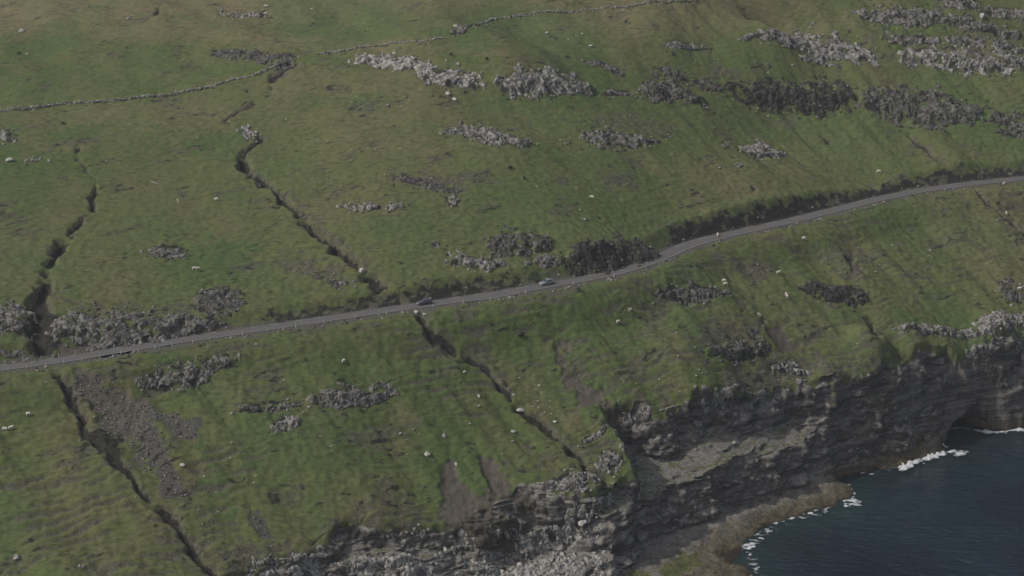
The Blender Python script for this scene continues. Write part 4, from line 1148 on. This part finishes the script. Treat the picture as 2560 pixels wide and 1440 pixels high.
# ------------------------------------------------------------------ dry stone walls
def build_wall(P, lab, seed, height=.62, gaps=.3):
    rs_ = np.random.RandomState(seed)
    xy = cast(np.array(P, float), G1)
    L = smooth_path(xy, .30)
    T = np.gradient(L, axis=0); T /= np.linalg.norm(T, axis=1, keepdims=True) + 1e-9; Nn = np.stack([-T[:, 1], T[:, 0]], 1)
    keep = fbm(np.arange(len(L)) / 30.0, np.zeros(len(L)), 2, seed) > -.95 + gaps
    hgt = height * (1 + .35 * fbm(np.arange(len(L)) / 14.0, np.zeros(len(L)), 2, seed + 1))
    X = []; H = []
    for c in range(3):
        for row in (-.22, .22):
            i = np.nonzero(keep & (hgt > .28 + c * .27) & (rs_.rand(len(L)) < (.62, .5, .5)[c]))[0]
            X.append(L[i] + Nn[i] * (row * (1 - .2 * c)) + T[i] * rs_.uniform(-.12, .12, (len(i), 1))); H.append(np.full(len(i), .14 + .27 * c))
    i = np.nonzero(rs_.rand(len(L)) < .35)[0]
    X.append(L[i] + Nn[i] * rs_.normal(0, 1.0, (len(i), 1))); H.append(np.full(len(i), .06))
    X = np.vstack(X); H = np.concatenate(H)
    Z = place_z(X[:, 0], X[:, 1]) + H
    bm = bmesh.new(); bmesh.ops.create_cube(bm, size=1); bmesh.ops.bevel(bm, geom=bm.edges[:], offset=.18, segments=1, affect='EDGES')
    bmesh.ops.triangulate(bm, faces=bm.faces[:])
    bv = np.array([v.co[:] for v in bm.verts]); bf = np.array([[v.index for v in f.verts] for f in bm.faces]); bm.free()
    n = len(X)
    sc = np.stack([.30 + .30 * rs_.rand(n), .34 + .2 * rs_.rand(n), .24 + .16 * rs_.rand(n)], 1)[:, None, :]
    ang = np.interp(X[:, 0], L[np.argsort(L[:, 0]), 0], np.arctan2(T[:, 1], T[:, 0])[np.argsort(L[:, 0])]) + rs_.normal(0, .25, n)
    ca, sa = np.cos(ang)[:, None], np.sin(ang)[:, None]
    Pp = bv[None] * sc * (1 + .25 * (rs_.rand(n, len(bv), 1) - .5))
    V = np.stack([Pp[..., 0] * ca - Pp[..., 1] * sa, Pp[..., 0] * sa + Pp[..., 1] * ca, Pp[..., 2]], 2) + np.concatenate([X, Z[:, None]], 1)[:, None]
    F = bf[None] + (np.arange(n) * len(bv))[:, None, None]
    M = Mat('wall_stone', .92, .15)
    M.color(M.mix(M.rng(M.attr('rv'), .1, .9), (.07, .069, .06), (.26, .25, .23)))
    link(np_mesh('dry_stone_wall', V.reshape(-1, 3), F.reshape(-1, 3), M.m, {'rv': np.repeat(rs_.rand(n), len(bv))}, smooth=False), lab, 'stone wall')
build_wall([(-60,280),(0,278),(57,275),(134,263),(168,258),(235,257),(302,251),(403,240),(470,228),(537,215),(605,196),(640,188),(700,166)], 'long dry stone wall curving across the upper left pasture', 401)
build_wall([(790,136),(850,128),(917,116),(984,108),(1051,105),(1112,95)], 'low broken stone wall running along the crest', 402, .42, .5)
build_wall([(1192,60),(1240,46),(1300,39),(1420,33),(1500,21),(1600,13),(1710,2),(1760,-6)], 'dry stone wall in the far pasture beyond the reddish outcrop', 403, .48, .35)
build_wall([(60,405),(85,402),(105,396)], 'short ruined stone wall by the bright green patch at the left edge', 404, .5, .0)

# ------------------------------------------------------------------ sheep
WOOL = stone_material('wool', (.44, .42, .36), (.56, .54, .47))
DARKWOOL = stone_material('dark_wool', (.016, .014, .013), (.035, .03, .028))
def sheep_mesh(name, mat, graze):
    me = bpy.data.meshes.new(name)
    V = [(0, 0, .62), (.22, 0, .64), (.38, 0, .66), (-.25, 0, .63), (-.42, 0, .60), (-.50, 0, .50)]
    E = [(0, 1), (1, 2), (0, 3), (3, 4), (4, 5)]; Rr = [.25, .25, .19, .26, .18, .04]
    if graze:
        V += [(.55, 0, .50), (.64, 0, .30), (.72, 0, .14)]
    else:
        V += [(.52, 0, .82), (.60, 0, .92), (.74, 0, .86)]
    E += [(2, 6), (6, 7), (7, 8)]; Rr += [.12, .09, .06]
    V += [(V[7][0] - .02, .13, V[7][2] + .03), (V[7][0] - .02, -.13, V[7][2] + .03)]; E += [(7, 9), (7, 10)]; Rr += [.025, .025]
    for root, x, dx in ((1, .28, .02), (3, -.32, -.05)):
        for sy in (-.13, .13):
            k = len(V)
            V += [(x, sy, .42), (x + dx, sy, .22), (x, sy, .0)]; Rr += [.09, .05, .04]
            E += [(root, k), (k, k + 1), (k + 1, k + 2)]
    me.from_pydata(V, E, [])
    o = bpy.data.objects.new(name, me); C.objects.link(o)
    sk = o.modifiers.new('skin', 'SKIN')
    for i, r in enumerate(Rr):
        me.skin_vertices[0].data[i].radius = (r, r)
    me.skin_vertices[0].data[0].use_root = True
    ss = o.modifiers.new('sub', 'SUBSURF'); ss.levels = 2; ss.render_levels = 2
    dg = bpy.context.evaluated_depsgraph_get()
    out = bpy.data.meshes.new_from_object(o.evaluated_get(dg))
    out.name = name
    bpy.data.objects.remove(o)
    out.materials.clear(); out.materials.append(mat)
    for p in out.polygons: p.use_smooth = True
    return out
SH = [sheep_mesh('sheep', WOOL, True), sheep_mesh('sheep', WOOL, False), sheep_mesh('sheep', DARKWOOL, True)]
SHEEP = [
 (486,674,0,20,'white sheep with its head down, left of a pair on the bright green knoll'),
 (495,676,1,200,'white sheep on the right of the pair on the bright green knoll'),
 (13,1076,0,170,'white sheep at the left edge below the road, left of a pair'),
 (27,1073,1,30,'white sheep at the left edge below the road, right of a pair'),
 (71,1039,0,10,'white sheep alone on the grass left of the lower left gully'),
 (1810,705,0,5,'upper of two white sheep on the grass below the road bend'),
 (1814,712,0,185,'lower of two white sheep on the grass below the road bend'),
 (1945,683,1,20,'white sheep alone right of the brown heath patch'),
 (1965,738,0,60,'upper white sheep of a pair left of the black peaty outcrop'),
 (1968,744,0,100,'lower white sheep of a pair left of the black peaty outcrop'),
 (2009,599,0,0,'white sheep just below the road on the right, grazing alone'),
 (2516,536,1,90,'white sheep on the grass near the right edge below the road'),
 (2197,431,0,170,'white sheep on the grass just above the road at the right'),
 (1480,495,0,160,'white sheep alone on the green slope above the road bend'),
 (1575,776,1,220,'white sheep alone on the slope under the road cutting'),
 (1545,808,0,40,'white sheep grazing lower than the one under the road cutting'),
 (1794,592,1,80,'pale sheep standing at the edge of the road past the bend'),
 (859,906,0,50,'white sheep alone below the road in the middle of the left slope'),
 (541,502,0,10,'white sheep alone on the smooth green slope left of the long gully'),
 (2548,724,1,0,'white sheep at the right edge beside the dark stepped outcrop'),
 (1300,843,2,10,'black sheep on the left of a pair below the road'),
 (1306,840,2,190,'black sheep on the right of a pair below the road'),
 (1127,139,2,0,'black sheep above the long pale outcrop on the crest'),
 (1216,149,2,60,'black sheep above the gap between the two crest outcrops'),
 (1275,422,2,20,'black sheep grazing in the middle of the slope above the road'),
 (1310,448,2,100,'black sheep a little below the one in the middle of the slope'),
 (47,136,2,30,'black sheep alone in the top left corner'),
 (157,312,2,10,'black sheep alone below the long dry stone wall'),
 (1683,138,2,0,'black sheep on the green shoulder under the upper right pasture'),
]
p3 = P3([(s_[0], s_[1] + 1) for s_ in SHEEP])
for s_, p in zip(SHEEP, p3):
    o = bpy.data.objects.new('sheep', SH[s_[2]])
    o.location = p; o.rotation_euler = (0, 0, R(s_[3])); o.scale = (1.05,) * 3
    if 'standing at the edge of the road' in s_[4]: o.location.z = ROAD_Z + .1
    link(o, s_[4], 'sheep')

# weathered poles lying in the grass
for (a, b), lab in ((((376, 455), (397, 461)), 'white weathered pole lying in the grass left of the long gully'), (((443, 498), (448, 508)), 'short pale stake standing in the grass right of the lying pole')):
    q = P3([a, b]); q[:, 2] += .15
    bm = bmesh.new()
    d = Vector(q[1] - q[0])
    bmesh.ops.create_cone(bm, cap_ends=True, segments=8, radius1=.11, radius2=.08, depth=d.length)
    bmesh.ops.bevel(bm, geom=[e for e in bm.edges if len(e.link_faces) == 2 and e.calc_face_angle() > 1], offset=.03, segments=2, affect='EDGES')
    me = bpy.data.meshes.new('pole'); bm.to_mesh(me); bm.free(); me.materials.append(PALE)
    o = bpy.data.objects.new('pole', me); o.location = Vector(q.mean(0)); o.rotation_euler = d.to_track_quat('Z', 'Y').to_euler()
    link(o, lab, 'pole')

# ------------------------------------------------------------------ marker posts along the road
POSTM = flat_material('post_paint', (.45, .45, .44), .7, .2, var=.15); BAND = flat_material('post_band', (.03, .03, .032), .6)
def box(bm, c, s, bev=.0):
    r = bmesh.ops.create_cube(bm, size=1)
    for v in r['verts']:
        v.co = Vector((c[0] + v.co.x * s[0], c[1] + v.co.y * s[1], c[2] + v.co.z * s[2]))
    if bev:
        bmesh.ops.bevel(bm, geom=list({e for v in r['verts'] for e in v.link_edges}), offset=bev, segments=2, affect='EDGES')
def mesh_from(name, fn, mat):
    bm = bmesh.new(); fn(bm)
    me = bpy.data.meshes.new(name); bm.to_mesh(me); bm.free(); me.materials.append(mat)
    return me
PB = mesh_from('marker_post', lambda bm: box(bm, (0, 0, .45), (.16, .16, .90), .03), POSTM)
PR = mesh_from('band', lambda bm: box(bm, (0, 0, .78), (.175, .175, .12), .02), BAND)
for px in list(range(20, 560, 45)) + [600, 660, 730, 800, 880, 960, 1075, 1150, 1210, 1300, 1420, 1520]:
    for sd_ in ((-1, 1) if px < 480 else (-1,)):
        k = int(np.argmin(np.abs(rpx - px)))
        off = sd_ * 2.55 - (widen[k] if sd_ < 0 else 0)
        o = bpy.data.objects.new('marker_post', PB)
        p = RC[k] + RN[k] * off
        o.location = (p[0], p[1], ROAD_Z - .02); o.rotation_euler = (0, 0, math.atan2(RT[k, 1], RT[k, 0]))
        link(o, 'short grey marker post on the lower edge of the road' if sd_ < 0 else 'short grey marker post on the upper edge of the road', 'marker post', 'marker posts along the lower road edge' if sd_ < 0 else 'marker posts along the upper road edge')
        link(bpy.data.objects.new('band', PR), parent=o)

# ------------------------------------------------------------------ cars
def paint(name, col):
    M = Mat(name, .32, .5); M.b.inputs['Coat Weight'].default_value = .6; M.b.inputs['Coat Roughness'].default_value = .1
    return M.color(col)
GLASS = flat_material('car_glass', (.02, .024, .028), .08, .6)
TYRE = flat_material('tyre_rubber', (.02, .02, .02), .9); RIM = flat_material('rim_metal', (.35, .35, .36), .35, .5, .8)
LAMP = flat_material('lamp_glass', (.80, .82, .84), .15, .6); TAIL = flat_material('tail_glass', (.25, .02, .02), .25)
TRIM = flat_material('black_trim', (.025, .025, .027), .6); PLATE = flat_material('plate_white', (.7, .7, .68), .6)
def loft(name, secs, mat, cap=True):
    """skin closed cross-sections along x"""
    bm = bmesh.new(); rings = []
    for s_ in secs:
        rings.append([bm.verts.new(p) for p in s_])
    n = len(rings[0])
    for a, b in zip(rings, rings[1:]):
        for i in range(n):
            bm.faces.new((a[i], a[(i + 1) % n], b[(i + 1) % n], b[i]))
    if cap:
        bm.faces.new(rings[0]); bm.faces.new(rings[-1][::-1])
    bmesh.ops.recalc_face_normals(bm, faces=bm.faces[:])
    for f in bm.faces: f.smooth = True
    me = bpy.data.meshes.new(name); bm.to_mesh(me); bm.free(); me.materials.append(mat)
    return me
def body_section(x, w, zb, zs, zt, wt):
    """half-width w up to the shoulder zs, narrowing to wt at the top zt"""
    return [(x, -w * .92, zb), (x, -w, zb + .14), (x, -w, zs - .08), (x, -w * .97, zs), (x, -wt, zt - .03), (x, -wt * .9, zt), (x, wt * .9, zt), (x, wt, zt - .03), (x, w * .97, zs), (x, w, zs - .08), (x, w, zb + .14), (x, w * .92, zb)]
def quad_mesh(name, polys, mat, thick=.012):
    bm = bmesh.new()
    for P in polys:
        f = bm.faces.new([bm.verts.new(p) for p in P])
    bmesh.ops.recalc_face_normals(bm, faces=bm.faces[:])
    r = bmesh.ops.solidify(bm, geom=bm.faces[:], thickness=thick)
    me = bpy.data.meshes.new(name); bm.to_mesh(me); bm.free(); me.materials.append(mat)
    return me
def make_car(px, py, label, col, tall, seed):
    k = int(np.argmin(np.abs(rpx - px)))
    p = RC[k] + RN[k] * .6
    root = bpy.data.objects.new('parked_car' if False else 'car', None); root.empty_display_size = .5
    root.location = (p[0], p[1], ROAD_Z + .13); root.rotation_euler = (0, 0, math.atan2(RT[k, 1], RT[k, 0]) + math.pi)
    root.scale = (.9, .9, .9)
    link(root, label, 'car')
    PT = paint('paint_' + col[0], col[1])
    H = 1.48 + tall; W = .87
    S = [body_section(2.08, W * .72, .34, .56, .62, W * .62), body_section(2.0, W * .90, .26, .62, .70, W * .80), body_section(1.75, W * .98, .22, .72, .80, W * .88), body_section(1.2, W, .22, .82, .90, W * .90),
         body_section(.85, W, .22, .88, .96, W * .88), body_section(.15, W, .22, .93, H - .10, W * .70), body_section(-.25, W, .22, .95, H, W * .69), body_section(-.95, W, .22, .96, H - .02, W * .69),
         body_section(-1.55, W, .22, .97, H - .10, W * .67), body_section(-1.95, W * .97, .24, .96, 1.02, W * .78), body_section(-2.06, W * .90, .30, .84, .92, W * .76)]
    for nm, me in (('body', loft('body', S, PT)),):
        link(bpy.data.objects.new(nm, me), parent=root)
    y1 = W * .985; y2 = W * .715; y3 = W * .70
    for sg in (-1, 1):
        a = quad_mesh('side_window', [[(.62, sg * y1 * .975, 1.0), (-.30, sg * y1 * .99, 1.02), (-.32, sg * (y2 + .01), H - .10), (.12, sg * (y2 + .03), H - .16)]], GLASS)
        b = quad_mesh('side_window', [[(-.38, sg * y1 * .99, 1.02), (-1.45, sg * y1 * .98, 1.04), (-1.25, sg * (y3 + .02), H - .12), (-.40, sg * (y2 + .01), H - .10)]], GLASS)
        for me in (a, b):
            link(bpy.data.objects.new('side_window', me), parent=root)
    ws = quad_mesh('windscreen', [[(.84, -W * .80, .99), (.84, W * .80, .99), (.18, W * .64, H - .085), (.18, -W * .64, H - .085)]], GLASS, -.02)
    link(bpy.data.objects.new('windscreen', ws), parent=root)
    rw = quad_mesh('rear_window', [[(-1.96, -W * .70, 1.05), (-1.96, W * .70, 1.05), (-1.60, W * .60, H - .13), (-1.60, -W * .60, H - .13)]], GLASS, .02)
    link(bpy.data.objects.new('rear_window', rw), parent=root)
    def wheel(bm, r, wd):
        bmesh.ops.create_cone(bm, cap_ends=True, segments=24, radius1=r, radius2=r, depth=wd, matrix=Matrix.Rotation(R(90), 4, 'X'))
        bmesh.ops.bevel(bm, geom=[e for e in bm.edges if len(e.link_faces) == 2 and e.calc_face_angle() > 1], offset=.035, segments=2, affect='EDGES')
    tm = mesh_from('tyre', lambda bm: wheel(bm, .31, .20), TYRE); rm = mesh_from('rim', lambda bm: wheel(bm, .20, .215), RIM)
    hub = mesh_from('wheel', lambda bm: wheel(bm, .09, .225), TRIM)
    for x in (1.28, -1.28):
        for sg in (-1, 1):
            wl = bpy.data.objects.new('wheel', hub); wl.location = (x, sg * (W - .07), .30); link(wl, parent=root)
            link(bpy.data.objects.new('tyre', tm), parent=wl); link(bpy.data.objects.new('rim', rm), parent=wl)
    for sg in (-1, 1):
        hl = mesh_from('headlight', lambda bm: box(bm, (1.93, sg * W * .72, .62), (.22, .34, .16), .05), LAMP); link(bpy.data.objects.new('headlight', hl), parent=root)
        tl = mesh_from('tail_light', lambda bm: box(bm, (-2.0, sg * W * .78, .82), (.14, .20, .26), .04), TAIL); link(bpy.data.objects.new('tail_light', tl), parent=root)
        mr = mesh_from('mirror', lambda bm: box(bm, (.62, sg * (W + .08), 1.02), (.12, .20, .13), .04), PT); link(bpy.data.objects.new('mirror', mr), parent=root)
    link(bpy.data.objects.new('bumper', mesh_from('bumper', lambda bm: box(bm, (2.02, 0, .36), (.16, W * 1.5, .14), .05), TRIM)), parent=root)
    link(bpy.data.objects.new('grille', mesh_from('grille', lambda bm: box(bm, (2.055, 0, .55), (.05, W * .8, .09), .02), TRIM)), parent=root)
    link(bpy.data.objects.new('number_plate', mesh_from('number_plate', lambda bm: box(bm, (2.11, 0, .40), (.02, .5, .11), .005), PLATE)), parent=root)
make_car(1066, 754, 'dark blue car with pale bonnet glare driving left, beside the gully culvert', ('navy', (.045, .050, .066)), -.06, 1)
make_car(1366, 706, 'greyish blue hatchback with a bright headlight, driving left under the road cutting', ('slate', (.15, .17, .19)), .06, 2)

# culvert under the road
def culvert():
    k = int(np.argmin(np.abs(rpx - 1032)))
    p = RC[k] - RN[k] * 2.9
    root = bpy.data.objects.new('culvert', None); root.location = (p[0], p[1], ROAD_Z - 1.6); root.rotation_euler = (0, 0, math.atan2(RT[k, 1], RT[k, 0]))
    link(root, 'low dark concrete culvert where the gully passes under the road', 'culvert')
    CONC = flat_material('concrete', (.13, .13, .125), .9, .2, var=.3)
    def wall(bm):
        box(bm, (-1.3, 0, .75), (1.2, .5, 1.5), .04); box(bm, (1.3, 0, .75), (1.2, .5, 1.5), .04); box(bm, (0, 0, 1.29), (1.38, .46, .36), .04)
    link(bpy.data.objects.new('head_wall', mesh_from('head_wall', wall, CONC)), parent=root)
    link(bpy.data.objects.new('pipe', mesh_from('pipe', lambda bm: bmesh.ops.create_cone(bm, cap_ends=False, segments=24, radius1=.62, radius2=.62, depth=2.4, matrix=Matrix.Translation((0, 1.0, .55)) @ Matrix.Rotation(R(90), 4, 'X')), flat_material('pipe_dark', (.03, .03, .03), .9))), parent=root)
culvert()

# ------------------------------------------------------------------ the air
def haze():

    bm = bmesh.new(); box(bm, (300, 900, 250), (9000, 9000, 540))
    me = bpy.data.meshes.new('haze'); bm.to_mesh(me); bm.free()
    m = bpy.data.materials.new('haze'); m.use_nodes = True
    t = m.node_tree; t.nodes.remove(t.nodes['Principled BSDF'])
    v = t.nodes.new('ShaderNodeVolumePrincipled')
    v.inputs['Color'].default_value = (.86, .90, .95, 1); v.inputs['Density'].default_value = HAZE; v.inputs['Anisotropy'].default_value = .2
    t.links.new(v.outputs[0], t.nodes['Material Output'].inputs['Volume'])
    me.materials.append(m)
    link(bpy.data.objects.new('haze', me), kind='stuff')
HAZE = .0001
haze()
